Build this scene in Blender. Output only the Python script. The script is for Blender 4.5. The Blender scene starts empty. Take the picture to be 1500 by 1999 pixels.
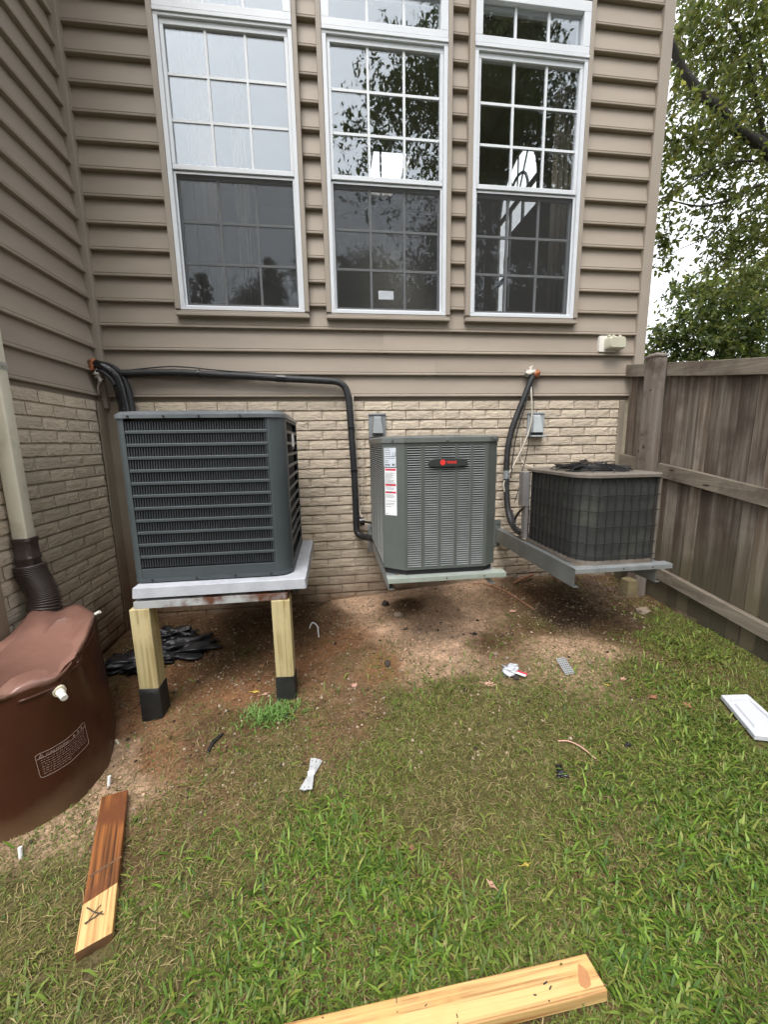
import bpy, bmesh, math, random
import numpy as np
from mathutils import Vector, Matrix
random.seed(7); RNG = np.random.default_rng(11)
SC = bpy.context.scene
COL = SC.collection

# ------------------------------------------------------------------ camera
cam_d = bpy.data.cameras.new('camera'); cam = bpy.data.objects.new('camera', cam_d); COL.objects.link(cam)
CAM_C = Vector((-0.2106, -2.9014, 1.1777))
cr, cu, cf = Vector((0.9915, -0.1291, -0.0165)), Vector((0.0383, 0.1681, 0.9850)), Vector((0.1244, 0.9773, -0.1716))
mw = Matrix((cr, cu, -cf)).transposed().to_4x4(); mw.translation = CAM_C
cam.matrix_world = mw
cam_d.sensor_fit = 'HORIZONTAL'; cam_d.sensor_width = 36.0; cam_d.lens = 18.647
cam_d.clip_start = 0.05; cam_d.clip_end = 600
SC.camera = cam

# ------------------------------------------------------------------ daylight (overcast)
SUN_DIR = Vector((-0.30, -0.72, 1.45)).normalized()
world = bpy.data.worlds.new('World'); SC.world = world; world.use_nodes = True
wn = world.node_tree.nodes; wl = world.node_tree.links
bg = wn['Background']
sky = wn.new('ShaderNodeTexSky'); sky.sky_type = 'NISHITA'; sky.sun_disc = False
sky.sun_elevation = math.asin(SUN_DIR.z); sky.sun_rotation = math.atan2(SUN_DIR.x, SUN_DIR.y)
sky.air_density = 1.0; sky.dust_density = 4.0; sky.ozone_density = 1.0
hs = wn.new('ShaderNodeHueSaturation'); hs.inputs['Saturation'].default_value = 0.22
wl.new(sky.outputs['Color'], hs.inputs['Color'])
# the closed cloud deck: one even grey-white layer in front of the clear sky
deck = wn.new('ShaderNodeMix'); deck.data_type = 'RGBA'; deck.inputs['Factor'].default_value = 0.72
deck.inputs[7].default_value = (2.72, 2.80, 2.90, 1)
wl.new(hs.outputs['Color'], deck.inputs[6]); wl.new(deck.outputs[2], bg.inputs['Color'])
bg.inputs['Strength'].default_value = 0.15
sd = bpy.data.lights.new('sun', 'SUN'); sun = bpy.data.objects.new('sun', sd); COL.objects.link(sun)
sd.energy = 0.55; sd.angle = math.radians(35); sd.color = (1.0, 0.97, 0.93)
sun.rotation_euler = (-SUN_DIR).to_track_quat('-Z', 'Y').to_euler(); sun.location = (-2, -6, 9)
SC.view_settings.view_transform = 'Standard'; SC.view_settings.look = 'None'
SC.view_settings.gamma = 1.0; SC.view_settings.use_curve_mapping = False
SC.view_settings.exposure = 2.15
SC.render.engine = 'CYCLES'
SC.cycles.max_bounces = 10; SC.cycles.transparent_max_bounces = 24; SC.cycles.diffuse_bounces = 4
SC.cycles.glossy_bounces = 4; SC.cycles.use_denoising = True
SC.cycles.sample_clamp_indirect = 6.0

# ------------------------------------------------------------------ materials
def nn(nt, t, **kw):
    n = nt.nodes.new(t)
    for k, v in kw.items(): setattr(n, k, v)
    return n
def mat(name, c1, c2=None, scale=6.0, stretch=(1, 1, 1), detail=5.0, lo=0.35, hi=0.65, rough=0.6, metal=0.0,
        bump=0.0, bscale=60.0, bstretch=None, c3=None, s3=2.0, lo3=0.5, hi3=0.7, rnd=True, spec=0.5, attr=None, wave=None, rr=0.0, mud=None, rv=0.0):
    m = bpy.data.materials.new(name); m.use_nodes = True
    nt = m.node_tree; L = nt.links.new
    p = nt.nodes['Principled BSDF']
    p.inputs['Roughness'].default_value = rough; p.inputs['Metallic'].default_value = metal
    p.inputs['Specular IOR Level'].default_value = spec
    tc = nn(nt, 'ShaderNodeTexCoord'); src = tc.outputs['Object']
    if rnd:
        oi = nn(nt, 'ShaderNodeObjectInfo'); mu = nn(nt, 'ShaderNodeMath', operation='MULTIPLY'); mu.inputs[1].default_value = 37.0
        L(oi.outputs['Random'], mu.inputs[0])
        ad = nn(nt, 'ShaderNodeVectorMath', operation='ADD'); L(src, ad.inputs[0]); L(mu.outputs[0], ad.inputs[1]); src = ad.outputs[0]
    def noise(sc, st, det):
        mp = nn(nt, 'ShaderNodeMapping'); mp.inputs['Scale'].default_value = st; L(src, mp.inputs['Vector'])
        n = nn(nt, 'ShaderNodeTexNoise'); n.inputs['Scale'].default_value = sc; n.inputs['Detail'].default_value = det
        n.inputs['Roughness'].default_value = 0.6
        L(mp.outputs[0], n.inputs['Vector']); return n.outputs['Fac']
    def ramp(fac, a, b):
        r = nn(nt, 'ShaderNodeMapRange'); r.inputs['From Min'].default_value = a; r.inputs['From Max'].default_value = b
        L(fac, r.inputs['Value']); return r.outputs['Result']
    def mix(fac, a, b):
        x = nn(nt, 'ShaderNodeMix', data_type='RGBA'); L(fac, x.inputs['Factor'])
        for s, v in ((6, a), (7, b)):
            if isinstance(v, tuple): x.inputs[s].default_value = (*v, 1)
            else: L(v, x.inputs[s])
        return x.outputs[2]
    col = c1
    if attr:
        at = nn(nt, 'ShaderNodeAttribute'); at.attribute_name = attr; col = at.outputs['Color']
        if c2 is not None:
            f = ramp(noise(scale, stretch, detail), lo, hi)
            mm = nn(nt, 'ShaderNodeMix', data_type='RGBA', blend_type='MULTIPLY'); mm.inputs['Factor'].default_value = 1.0
            L(col, mm.inputs[6]); L(mix(f, (1, 1, 1), c2), mm.inputs[7]); col = mm.outputs[2]
    elif c2 is not None:
        f = ramp(noise(scale, stretch, detail), lo, hi); col = mix(f, c1, c2)
        if wave:
            mp = nn(nt, 'ShaderNodeMapping'); mp.inputs['Scale'].default_value = wave[1]; L(src, mp.inputs['Vector'])
            w = nn(nt, 'ShaderNodeTexWave'); w.bands_direction = wave[4] if len(wave) > 4 else 'X'; w.inputs['Scale'].default_value = wave[0]; w.inputs['Distortion'].default_value = wave[2]
            w.inputs['Detail'].default_value = 2.5; w.inputs['Detail Scale'].default_value = .55; w.inputs['Detail Roughness'].default_value = .55
            L(mp.outputs[0], w.inputs['Vector']); col = mix(ramp(w.outputs['Fac'], 0.50, 1.05), col, wave[3])
    if c3 is not None:
        col = mix(ramp(noise(s3, (1, 1, 1), 4.0), lo3, hi3), col, c3)
    if mud:
        ge = nn(nt, 'ShaderNodeNewGeometry'); sx = nn(nt, 'ShaderNodeSeparateXYZ'); L(ge.outputs['Position'], sx.inputs[0])
        n2 = nn(nt, 'ShaderNodeTexNoise'); n2.inputs['Scale'].default_value = 5.0; n2.inputs['Detail'].default_value = 5; L(ge.outputs['Position'], n2.inputs['Vector'])
        m1 = nn(nt, 'ShaderNodeMath', operation='MULTIPLY_ADD'); L(n2.outputs['Fac'], m1.inputs[0]); m1.inputs[1].default_value = -0.45; L(sx.outputs['Z'], m1.inputs[2])
        col = mix(ramp(m1.outputs[0], mud[1], mud[0]), col, mud[2])
    if rv:
        oi2 = nn(nt, 'ShaderNodeObjectInfo'); k1 = nn(nt, 'ShaderNodeMath', operation='MULTIPLY'); k1.inputs[1].default_value = 7.31; L(oi2.outputs['Random'], k1.inputs[0])
        k2 = nn(nt, 'ShaderNodeMath', operation='FRACT'); L(k1.outputs[0], k2.inputs[0])
        k3 = nn(nt, 'ShaderNodeMapRange'); k3.inputs['To Min'].default_value = 1 - rv; k3.inputs['To Max'].default_value = 1 + rv; L(k2.outputs[0], k3.inputs['Value'])
        sc_ = nn(nt, 'ShaderNodeVectorMath', operation='SCALE'); L(k3.outputs[0], sc_.inputs['Scale'])
        if isinstance(col, tuple): sc_.inputs[0].default_value = col
        else: L(col, sc_.inputs[0])
        col = sc_.outputs[0]
    if isinstance(col, tuple): p.inputs['Base Color'].default_value = (*col, 1)
    else: L(col, p.inputs['Base Color'])
    if rr:
        q = ramp(noise(scale * 1.7, stretch, 3), 0.3, 0.7); mr = nn(nt, 'ShaderNodeMath', operation='MULTIPLY_ADD')
        L(q, mr.inputs[0]); mr.inputs[1].default_value = rr; mr.inputs[2].default_value = rough - rr / 2; L(mr.outputs[0], p.inputs['Roughness'])
    if bump:
        b = nn(nt, 'ShaderNodeBump'); b.inputs['Strength'].default_value = bump; b.inputs['Distance'].default_value = 0.01
        L(noise(bscale, bstretch or stretch, 6.0), b.inputs['Height']); L(b.outputs[0], p.inputs['Normal'])
    return m

M = {}
M['siding'] = mat('siding_vinyl', (.292, .244, .197), (.330, .276, .224), 2.2, (.6, .6, 2), rv=.045, bump=.05, bscale=220, bstretch=(.08, .08, 1), rough=.55, spec=.35)
M['trim'] = mat('taupe_trim', (.325, .278, .230), (.298, .253, .207), 5, rough=.5, spec=.35)
M['tantrim'] = mat('tan_corner_trim', (.300, .255, .200), (.240, .200, .150), 4, rough=.6, mud=(.0, .5, (.16, .10, .06)))
M['brick'] = mat('cast_brick', (.530, .446, .350), (.465, .386, .298), 26, (1, 1, 2.6), bump=.75, bscale=58, bstretch=(.42, .42, 1.35), rough=.75, c3=(.56, .48, .36), s3=9, rv=.10, mud=(-.24, .06, (.185, .115, .065)))
M['mortar'] = mat('joint', (.46, .39, .29), (.38, .32, .23), 20, rough=.85, bump=.3, mud=(-.24, .06, (.14, .085, .05)))
M['white'] = mat('white_vinyl', (.66, .68, .71), (.61, .63, .66), 4, rough=.38)
M['grille'] = mat('white_grille', (.66, .68, .70), rough=.4)
M['dark'] = mat('dark_gap', (.012, .012, .013), rough=.8)
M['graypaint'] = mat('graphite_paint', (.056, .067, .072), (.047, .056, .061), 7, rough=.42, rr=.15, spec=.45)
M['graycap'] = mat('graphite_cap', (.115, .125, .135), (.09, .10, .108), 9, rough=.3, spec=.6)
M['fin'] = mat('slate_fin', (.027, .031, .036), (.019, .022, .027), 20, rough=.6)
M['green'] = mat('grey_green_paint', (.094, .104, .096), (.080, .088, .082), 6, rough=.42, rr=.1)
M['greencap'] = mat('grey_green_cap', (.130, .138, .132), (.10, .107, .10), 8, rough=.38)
M['louver'] = mat('louver_edge', (.26, .27, .265), (.20, .21, .205), 12, rough=.4)
M['coil'] = mat('dark_coil', (.030, .031, .030), (.046, .047, .045), 7, rough=.7, bump=.8, bscale=300, c3=(.075, .079, .058), s3=5, lo3=.52, hi3=.75)
M['wire'] = mat('guard_wire', (.010, .010, .011), rough=.5)
M['oldtan'] = mat('aged_tan_metal', (.175, .155, .132), (.125, .105, .085), 9, rough=.5, c3=(.12, .08, .055), s3=14, lo3=.55, hi3=.75)
M['oldgrey'] = mat('aged_grey_panel', (.215, .205, .20), (.17, .16, .155), 7, rough=.5)
M['galv'] = mat('galvanised_steel', (.40, .42, .43), (.30, .32, .33), 14, rough=.42, metal=.55, rr=.2)
M['galvgreen'] = mat('greenish_galvanised', (.34, .385, .335), (.42, .45, .42), 12, rough=.45, metal=.35, rr=.2)
M['galvdark'] = mat('dull_steel', (.20, .215, .21), (.15, .16, .155), 9, rough=.5, metal=.4)
M['rusty'] = mat('rusty_angle', (.42, .43, .43), (.125, .05, .028), 5, (1.2, 1, 1), lo=.42, hi=.54, rough=.6, metal=.25, c3=(.33, .34, .34), s3=8)
M['pad'] = mat('grey_composite_pad', (.42, .43, .46), (.34, .35, .38), 10, rough=.6, bump=.1, bscale=120)
M['foam'] = mat('black_foam_insulation', (.014, .014, .016), (.022, .022, .024), 12, rough=.55, bump=.25, bscale=50)
M['shiny'] = mat('black_tape', (.012, .012, .013), rough=.22, bump=.25, bscale=40)
M['wirewhite'] = mat('pale_cable', (.55, .50, .42), rough=.5)
M['orange'] = mat('orange_foam', (.50, .165, .055), (.26, .085, .035), 22, rough=.8, bump=.5, bscale=60)
M['cloth'] = mat('pale_caulk', (.60, .56, .50), (.40, .36, .31), 20, rough=.8, bump=.4)
M['copper'] = mat('copper', (.50, .23, .12), rough=.4, metal=.9)
M['cream'] = mat('cream_paint', (.66, .62, .50), (.60, .56, .45), 6, rough=.42, c3=(.40, .36, .27), s3=7, lo3=.55, hi3=.8)
M['strap'] = mat('pipe_strap', (.50, .49, .45), (.36, .35, .32), 20, rough=.4, metal=.3)
M['corr'] = mat('brown_corrugated', (.045, .033, .029), (.06, .045, .04), 10, rough=.42)
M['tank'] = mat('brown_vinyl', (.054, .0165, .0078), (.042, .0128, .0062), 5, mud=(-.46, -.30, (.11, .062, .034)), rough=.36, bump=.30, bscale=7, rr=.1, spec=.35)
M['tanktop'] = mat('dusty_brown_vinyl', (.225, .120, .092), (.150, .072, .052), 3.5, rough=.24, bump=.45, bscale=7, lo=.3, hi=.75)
M['print'] = mat('pale_print', (.30, .21, .18), rough=.5)
M['whitepl'] = mat('white_plastic', (.74, .72, .66), rough=.35)
M['ivory'] = mat('ivory_plastic', (.60, .56, .40), rough=.4)
M['fence'] = mat('weathered_fence', (.094, .066, .047), (.215, .184, .150), 8, (3.4, 3.4, .16), lo=.42, hi=.64, rough=.85, bump=.4, bscale=38, bstretch=(2.5, 2.5, .1), c3=(.048, .030, .022), s3=2.6, lo3=.44, hi3=.72, rv=.42, mud=(.0, .42, (.085, .070, .042)))
M['rail'] = mat('weathered_rail', (.140, .112, .084), (.220, .186, .146), 9, (3.2, .2, 3.2), lo=.36, hi=.66, rough=.85, bump=.4, bscale=38, bstretch=(2.5, .1, 2.5), c3=(.080, .058, .045), s3=4.5, lo3=.50, hi3=.72)
M['post'] = mat('weathered_post', (.135, .104, .082), (.200, .172, .148), 10, (3.0, 3.0, .14), lo=.38, hi=.64, rough=.85, bump=.45, bscale=38, bstretch=(2.5, 2.5, .1), c3=(.062, .038, .028), s3=5, lo3=.48, hi3=.68)
M['knot'] = mat('knot', (.045, .028, .02), (.08, .05, .035), 30, rough=.85)
M['newpost'] = mat('treated_pine', (.480, .405, .215), (.270, .185, .070), 1.0, (62, 62, 1.6), lo=.42, hi=.66, detail=3, rough=.7, bump=.12, bscale=40, bstretch=(2, 2, .1), c3=(.50, .41, .22), s3=6)
M['newplank'] = mat('pine_board', (.600, .400, .165), (.27, .120, .034), 1.0, (1.3, 85, 40), lo=.45, hi=.66, detail=3, rough=.65, bump=.15, bscale=40, bstretch=(.1, 2, 2), c3=(.56, .34, .12), s3=7)
M['wetplank'] = mat('stained_board', (.270, .100, .030), (.055, .022, .010), 1.0, (1.6, 75, 40), lo=.42, hi=.64, detail=3, rough=.38, bump=.15, bscale=40, bstretch=(.1, 2, 2), c3=(.13, .045, .018), s3=6, lo3=.5, hi3=.65)
M['endgrain'] = mat('end_grain', (.17, .085, .035), (.09, .045, .02), 20, rough=.7)
M['footing'] = mat('footing_wood', (.20, .165, .085), (.14, .105, .055), 14, rough=.9, bump=.4)
M['galvbright'] = mat('bright_zinc', (.60, .61, .62), (.48, .49, .50), 30, rough=.42, metal=.35)
M['panel'] = mat('white_panel', (.56, .575, .60), (.52, .535, .56), 6, rough=.45)
M['stain'] = mat('resin_stain', (.42, .205, .082), (.36, .15, .058), 20, rough=.5)
M['boot'] = mat('black_wrap', (.010, .010, .010), (.018, .017, .016), 30, rough=.6, bump=.3)
M['bag'] = mat('black_plastic_bag', (.017, .017, .019), (.03, .03, .034), 6, rough=.28, bump=1.0, bscale=22)
M['paper'] = mat('crumpled_wrapper', (.62, .64, .66), (.40, .42, .45), 16, rough=.45, bump=.5, bscale=24)
M['red'] = mat('red_print', (.62, .03, .07), rough=.4)
M['badge'] = mat('badge_plate', (.028, .031, .031), rough=.4)
M['redlogo'] = mat('logo_red', (.70, .035, .028), rough=.45)
M['label'] = mat('label_paper', (.74, .75, .76), rough=.5)
M['labelblue'] = mat('label_bluegrey', (.58, .62, .68), rough=.5)
M['ink'] = mat('label_ink', (.10, .10, .12), rough=.6)
M['rock'] = mat('stone', (.20, .15, .11), (.28, .22, .16), 14, rough=.85, bump=.5)
M['clod'] = mat('dark_clod', (.030, .023, .020), (.05, .035, .027), 14, rough=.85, bump=.5)
M['clear'] = mat('hazy_plastic', (.56, .545, .43), (.48, .46, .36), 8, rough=.25, spec=.6)
M['ventgrey'] = mat('grey_vent', (.24, .25, .255), (.20, .21, .215), 8, rough=.5)
M['ventlight'] = mat('light_vent', (.40, .43, .44), (.34, .36, .37), 8, rough=.45)
M['bark'] = mat('bark', (.030, .027, .024), (.055, .049, .042), 14, (2, 2, .4), rough=.9, bump=.6, bscale=20)
M['leaf_dry'] = mat('dry_leaf', (.33, .16, .09), (.24, .105, .06), 20, rough=.7)
M['leaf_yellow'] = mat('yellow_leaf', (.55, .42, .08), (.45, .30, .06), 20, rough=.6)
M['leaf_pink'] = mat('pale_leaf', (.55, .33, .25), (.42, .22, .16), 20, rough=.6)
M['leaf_green'] = mat('green_leaf', (.10, .19, .035), (.13, .22, .05), 20, rough=.5)
M['roof'] = mat('roof_shingle', (.07, .065, .06), (.05, .047, .044), 30, rough=.9)
M['plaster'] = mat('room_plaster', (.62, .59, .52), (.58, .55, .48), 3, rough=.9)
M['roomfloor'] = mat('room_floor', (.26, .18, .12), (.20, .13, .08), 4, rough=.5)
M['curtain'] = mat('beige_curtain', (.36, .32, .26), (.31, .27, .22), 4, rough=.9)
M['ground'] = mat('ground_soil', (0, 0, 0), (.58, .54, .52), 85, attr='Col', lo=.36, hi=.64, detail=8, rough=.92, bump=1.0, bscale=120, rnd=False, spec=.2)
M['blade'] = mat('grass_blade', (0, 0, 0), attr='Col', rough=.55, rnd=False, spec=.3)
M['straw'] = mat('straw', (0, 0, 0), attr='Col', rough=.8, rnd=False, spec=.2)
def leafmat(name):
    m = mat(name, (0, 0, 0), attr='Col', rough=.5, rnd=False, spec=.3)
    nt = m.node_tree; p = nt.nodes['Principled BSDF']; out = nt.nodes['Material Output']
    tr = nn(nt, 'ShaderNodeBsdfTranslucent'); mx = nn(nt, 'ShaderNodeMixShader'); mx.inputs[0].default_value = .48
    at = [n for n in nt.nodes if n.type == 'ATTRIBUTE'][0]
    vb = nn(nt, 'ShaderNodeVectorMath', operation='MULTIPLY'); vb.inputs[1].default_value = (1.75, 1.70, 1.1); nt.links.new(at.outputs['Color'], vb.inputs[0]); nt.links.new(vb.outputs[0], tr.inputs['Color'])
    nt.links.new(p.outputs[0], mx.inputs[1]); nt.links.new(tr.outputs[0], mx.inputs[2]); nt.links.new(mx.outputs[0], out.inputs['Surface'])
    return m
M['leaf'] = leafmat('tree_leaf')
def glassmat():
    m = bpy.data.materials.new('window_glass'); m.use_nodes = True; nt = m.node_tree; L = nt.links.new
    nt.nodes.remove(nt.nodes['Principled BSDF'])
    t = nn(nt, 'ShaderNodeBsdfTransparent'); t.inputs[0].default_value = (.95, .96, .955, 1)
    g = nn(nt, 'ShaderNodeBsdfGlossy'); g.inputs['Roughness'].default_value = 0.012; g.inputs['Color'].default_value = (.88, .94, 1.0, 1)
    lw = nn(nt, 'ShaderNodeLayerWeight'); pw = nn(nt, 'ShaderNodeMath', operation='POWER'); pw.inputs[1].default_value = 5.0; L(lw.outputs['Facing'], pw.inputs[0])
    fr = nn(nt, 'ShaderNodeMath', operation='MULTIPLY_ADD'); fr.inputs[1].default_value = .86; fr.inputs[2].default_value = .14; L(pw.outputs[0], fr.inputs[0])   # Schlick, coated double glazing
    # faint waviness of float glass
    tc = nn(nt, 'ShaderNodeTexCoord'); no = nn(nt, 'ShaderNodeTexNoise'); no.inputs['Scale'].default_value = 3.0
    b = nn(nt, 'ShaderNodeBump'); b.inputs['Strength'].default_value = .03; b.inputs['Distance'].default_value = .02
    L(tc.outputs['Object'], no.inputs['Vector']); L(no.outputs['Fac'], b.inputs['Height']); L(b.outputs[0], g.inputs['Normal'])
    mx = nn(nt, 'ShaderNodeMixShader'); L(fr.outputs[0], mx.inputs[0]); L(t.outputs[0], mx.inputs[1]); L(g.outputs[0], mx.inputs[2])
    L(mx.outputs[0], nt.nodes['Material Output'].inputs['Surface']); return m
M['glass'] = glassmat()
def screenmat():
    m = bpy.data.materials.new('insect_screen'); m.use_nodes = True; nt = m.node_tree; L = nt.links.new
    p = nt.nodes['Principled BSDF']; p.inputs['Base Color'].default_value = (.016, .016, .017, 1); p.inputs['Roughness'].default_value = .8
    t = nn(nt, 'ShaderNodeBsdfTransparent'); mx = nn(nt, 'ShaderNodeMixShader'); mx.inputs[0].default_value = .36
    L(t.outputs[0], mx.inputs[1]); L(p.outputs[0], mx.inputs[2]); L(mx.outputs[0], nt.nodes['Material Output'].inputs['Surface']); return m
M['screen'] = screenmat()

# ------------------------------------------------------------------ mesh helpers
ORG = {}
def V(*a): return Vector(a)
class MB:
    def __init__(s): s.v = []; s.f = []; s.m = []
    def add(s, vs, fs, mi=0):
        b = len(s.v); s.v += [tuple(x) for x in vs]; s.f += [tuple(i + b for i in f) for f in fs]; s.m += [mi] * len(fs); return s
    def box(s, x0, x1, y0, y1, z0, z1, mi=0):
        return s.add([(x0, y0, z0), (x1, y0, z0), (x1, y1, z0), (x0, y1, z0), (x0, y0, z1), (x1, y0, z1), (x1, y1, z1), (x0, y1, z1)],
                     [(0, 3, 2, 1), (4, 5, 6, 7), (0, 1, 5, 4), (1, 2, 6, 5), (2, 3, 7, 6), (3, 0, 4, 7)], mi)
    def obox(s, c, a, b, d, mi=0):
        c, a, b, d = Vector(c), Vector(a), Vector(b), Vector(d)
        vs = [c + i * a + j * b + k * d for k in (-1, 1) for (i, j) in ((-1, -1), (1, -1), (1, 1), (-1, 1))]
        return s.add(vs, [(0, 3, 2, 1), (4, 5, 6, 7), (0, 1, 5, 4), (1, 2, 6, 5), (2, 3, 7, 6), (3, 0, 4, 7)], mi)
    def ext(s, pts, z0, z1, mi=0, cap=True):
        n = len(pts); vs = [(p[0], p[1], z0) for p in pts] + [(p[0], p[1], z1) for p in pts]
        fs = [(i, (i + 1) % n, n + (i + 1) % n, n + i) for i in range(n)]
        if cap: fs += [tuple(range(n - 1, -1, -1)), tuple(range(n, 2 * n))]
        return s.add(vs, fs, mi)
    def rings(s, rs, mi=0, cap=True, close=True):
        n = len(rs[0]); vs = [p for r in rs for p in r]; fs = []
        for k in range(len(rs) - 1):
            for i in range(n if close else n - 1):
                j = (i + 1) % n; fs.append((k * n + i, k * n + j, (k + 1) * n + j, (k + 1) * n + i))
        if cap: fs += [tuple(range(n - 1, -1, -1)), tuple(range((len(rs) - 1) * n, len(rs) * n))]
        return s.add(vs, fs, mi)
    def tube(s, pts, r, n=8, mi=0, cap=True, jit=0.0):
        pts = [Vector(p) for p in pts]; rs = []; ref = None
        for i, p in enumerate(pts):
            t = (pts[min(i + 1, len(pts) - 1)] - pts[max(i - 1, 0)]).normalized()
            if ref is None:
                ref = t.orthogonal().normalized()
            ref = (ref - t * ref.dot(t)).normalized(); q = t.cross(ref)
            ri = (r[i] if isinstance(r, (list, tuple)) else r) * (1 + random.uniform(-jit, jit))
            rs.append([p + ri * (math.cos(a) * ref + math.sin(a) * q) for a in [2 * math.pi * k / n for k in range(n)]])
        return s.rings(rs, mi, cap)
    def cyl(s, p0, p1, r, n=12, mi=0): return s.tube([p0, p1], r, n, mi)
    def build(s, name, ms, parent=None, smooth=False, bevel=0.0, loc=None, angle=40):
        me = bpy.data.meshes.new(name)
        o = bpy.data.objects.new(name, me); COL.objects.link(o)
        if parent is not None: o.parent = parent; org = ORG[parent.name]
        else:
            if loc is None:
                a = np.array(s.v); loc = ((a[:, 0].min() + a[:, 0].max()) / 2, (a[:, 1].min() + a[:, 1].max()) / 2, a[:, 2].min())
            org = Vector(loc); o.location = org
        ORG[o.name] = org
        me.from_pydata([(x - org[0], y - org[1], z - org[2]) for x, y, z in s.v], [], s.f)
        ms = ms if isinstance(ms, (list, tuple)) else [ms]
        for m in ms: me.materials.append(m)
        if len(ms) > 1: me.polygons.foreach_set('material_index', s.m)
        if smooth:
            me.shade_smooth() if hasattr(me, 'shade_smooth') else None
            me.polygons.foreach_set('use_smooth', [True] * len(me.polygons))
            if smooth != 'all':
                md = o.modifiers.new('split', 'EDGE_SPLIT'); md.split_angle = math.radians(angle)
        if bevel:
            md = o.modifiers.new('bevel', 'BEVEL'); md.width = bevel; md.segments = 2; md.limit_method = 'ANGLE'; md.angle_limit = math.radians(40)
        me.update(); return o
def tag(o, label=None, cat=None, group=None, kind=None):
    for k, v in (('label', label), ('category', cat), ('group', group), ('kind', kind)):
        if v: o[k] = v
    return o
def thing(name, label, cat, loc, group=None):
    o = bpy.data.objects.new(name, None); o.empty_display_size = .1; COL.objects.link(o); o.location = loc; ORG[o.name] = Vector(loc)
    return tag(o, label, cat, group)
def npmesh(name, verts, faces, m, cols=None, parent=None, loc=(0, 0, 0)):
    me = bpy.data.meshes.new(name); verts = np.asarray(verts, np.float32) - np.array(ORG[parent.name] if parent is not None else loc, np.float32)
    faces = np.asarray(faces, np.int32); k = faces.shape[1]
    me.vertices.add(len(verts)); me.vertices.foreach_set('co', verts.ravel())
    me.loops.add(faces.size); me.loops.foreach_set('vertex_index', faces.ravel())
    me.polygons.add(len(faces)); me.polygons.foreach_set('loop_start', np.arange(0, faces.size, k, dtype=np.int32))
    me.update(calc_edges=True)
    if cols is not None:
        c = np.ones((len(verts), 4), np.float32); c[:, :3] = cols
        a = me.color_attributes.new('Col', 'FLOAT_COLOR', 'POINT'); a.data.foreach_set('color', c.ravel())
    me.materials.append(m); o = bpy.data.objects.new(name, me); COL.objects.link(o)
    if parent is not None: o.parent = parent; ORG[o.name] = ORG[parent.name]
    else: o.location = loc; ORG[o.name] = Vector(loc)
    return o
def rrect(x0, x1, y0, y1, r, n=6):
    """rounded rectangle outline, counter-clockwise; r = one radius or (front-left, front-right, back-right, back-left); front = y0"""
    r = r if isinstance(r, (list, tuple)) else (r,) * 4; out = []
    for (cx, cy, a0, q) in ((x0 + r[0], y0 + r[0], 180, r[0]), (x1 - r[1], y0 + r[1], 270, r[1]), (x1 - r[2], y1 - r[2], 0, r[2]), (x0 + r[3], y1 - r[3], 90, r[3])):
        for i in range(n + 1):
            a = math.radians(a0 + 90 * i / n); out.append((cx + q * math.cos(a), cy + q * math.sin(a)))
    return out
def text_geo(s, size, bold=0.0):
    cu = bpy.data.curves.new('t', 'FONT'); cu.body = s; cu.size = size; cu.offset = bold; cu.resolution_u = 3
    o = bpy.data.objects.new('t', cu); COL.objects.link(o)
    me = bpy.data.meshes.new_from_object(o.evaluated_get(bpy.context.evaluated_depsgraph_get()))
    vs = [tuple(v.co) for v in me.vertices]; fs = [tuple(p.vertices) for p in me.polygons]
    bpy.data.objects.remove(o); bpy.data.curves.remove(cu); bpy.data.meshes.remove(me); return vs, fs
def put_text(mb, s, size, org, ux, uy, mi=0, fit=None, bold=0.0):
    vs, fs = text_geo(s, size, bold); w = max(v[0] for v in vs); k = (fit / w) if fit else 1.0
    org, ux, uy = Vector(org), Vector(ux), Vector(uy)
    mb.add([org + ux * v[0] * k + uy * v[1] for v in vs], fs, mi)
def blob(mb, c, rad, n=12, m=8, amp=.2, seed=0, mi=0, squash=None, freq=2.5):
    rd = random.Random(seed); ph = [(rd.uniform(0, 6.3), rd.uniform(.6, 1.4), Vector((rd.gauss(0, 1), rd.gauss(0, 1), rd.gauss(0, 1))).normalized()) for _ in range(7)]
    rs = []; c = Vector(c); rad = Vector(rad)
    for k in range(m + 1):
        th = math.pi * (k + .02) / (m + .04); ring = []
        for i in range(n):
            d = Vector((math.sin(th) * math.cos(2 * math.pi * i / n), math.sin(th) * math.sin(2 * math.pi * i / n), -math.cos(th)))
            f = 1 + amp * sum(math.sin(freq * q * 2 * d.dot(w) + p) for p, q, w in ph) / 3
            z = d.z * rad.z * f
            if squash is not None and z < -squash: z = -squash
            ring.append(c + Vector((d.x * rad.x * f, d.y * rad.y * f, z)))
        rs.append(ring)
    mb.rings(rs, mi)

# smooth value noise for the ground
_lat = RNG.random((256, 256))
def vnoise(x, y):
    xi = np.floor(x).astype(int); yi = np.floor(y).astype(int); fx = x - xi; fy = y - yi
    fx = fx * fx * (3 - 2 * fx); fy = fy * fy * (3 - 2 * fy)
    g = lambda a, b: _lat[a % 256, b % 256]
    return (g(xi, yi) * (1 - fx) + g(xi + 1, yi) * fx) * (1 - fy) + (g(xi, yi + 1) * (1 - fx) + g(xi + 1, yi + 1) * fx) * fy
def fbm(x, y, o=4):
    s = 0; a = .5
    for k in range(o): s = s + a * vnoise(x * 2 ** k + 17.3 * k, y * 2 ** k + 5.1 * k); a *= .5
    return s
def gh0(x, y):
    h = np.interp(x, [-3, -1.66, -.48, 0, .43, 1, 1.5, 2.05, 3, 8], [-.12, -.08, -.017, .02, .055, .09, .085, .06, 0, 0])
    d = np.clip(-y, 0, 12); return h - .085 * np.minimum(d, 1.0) - .11 * np.clip(d - 1, 0, 4)
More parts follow.
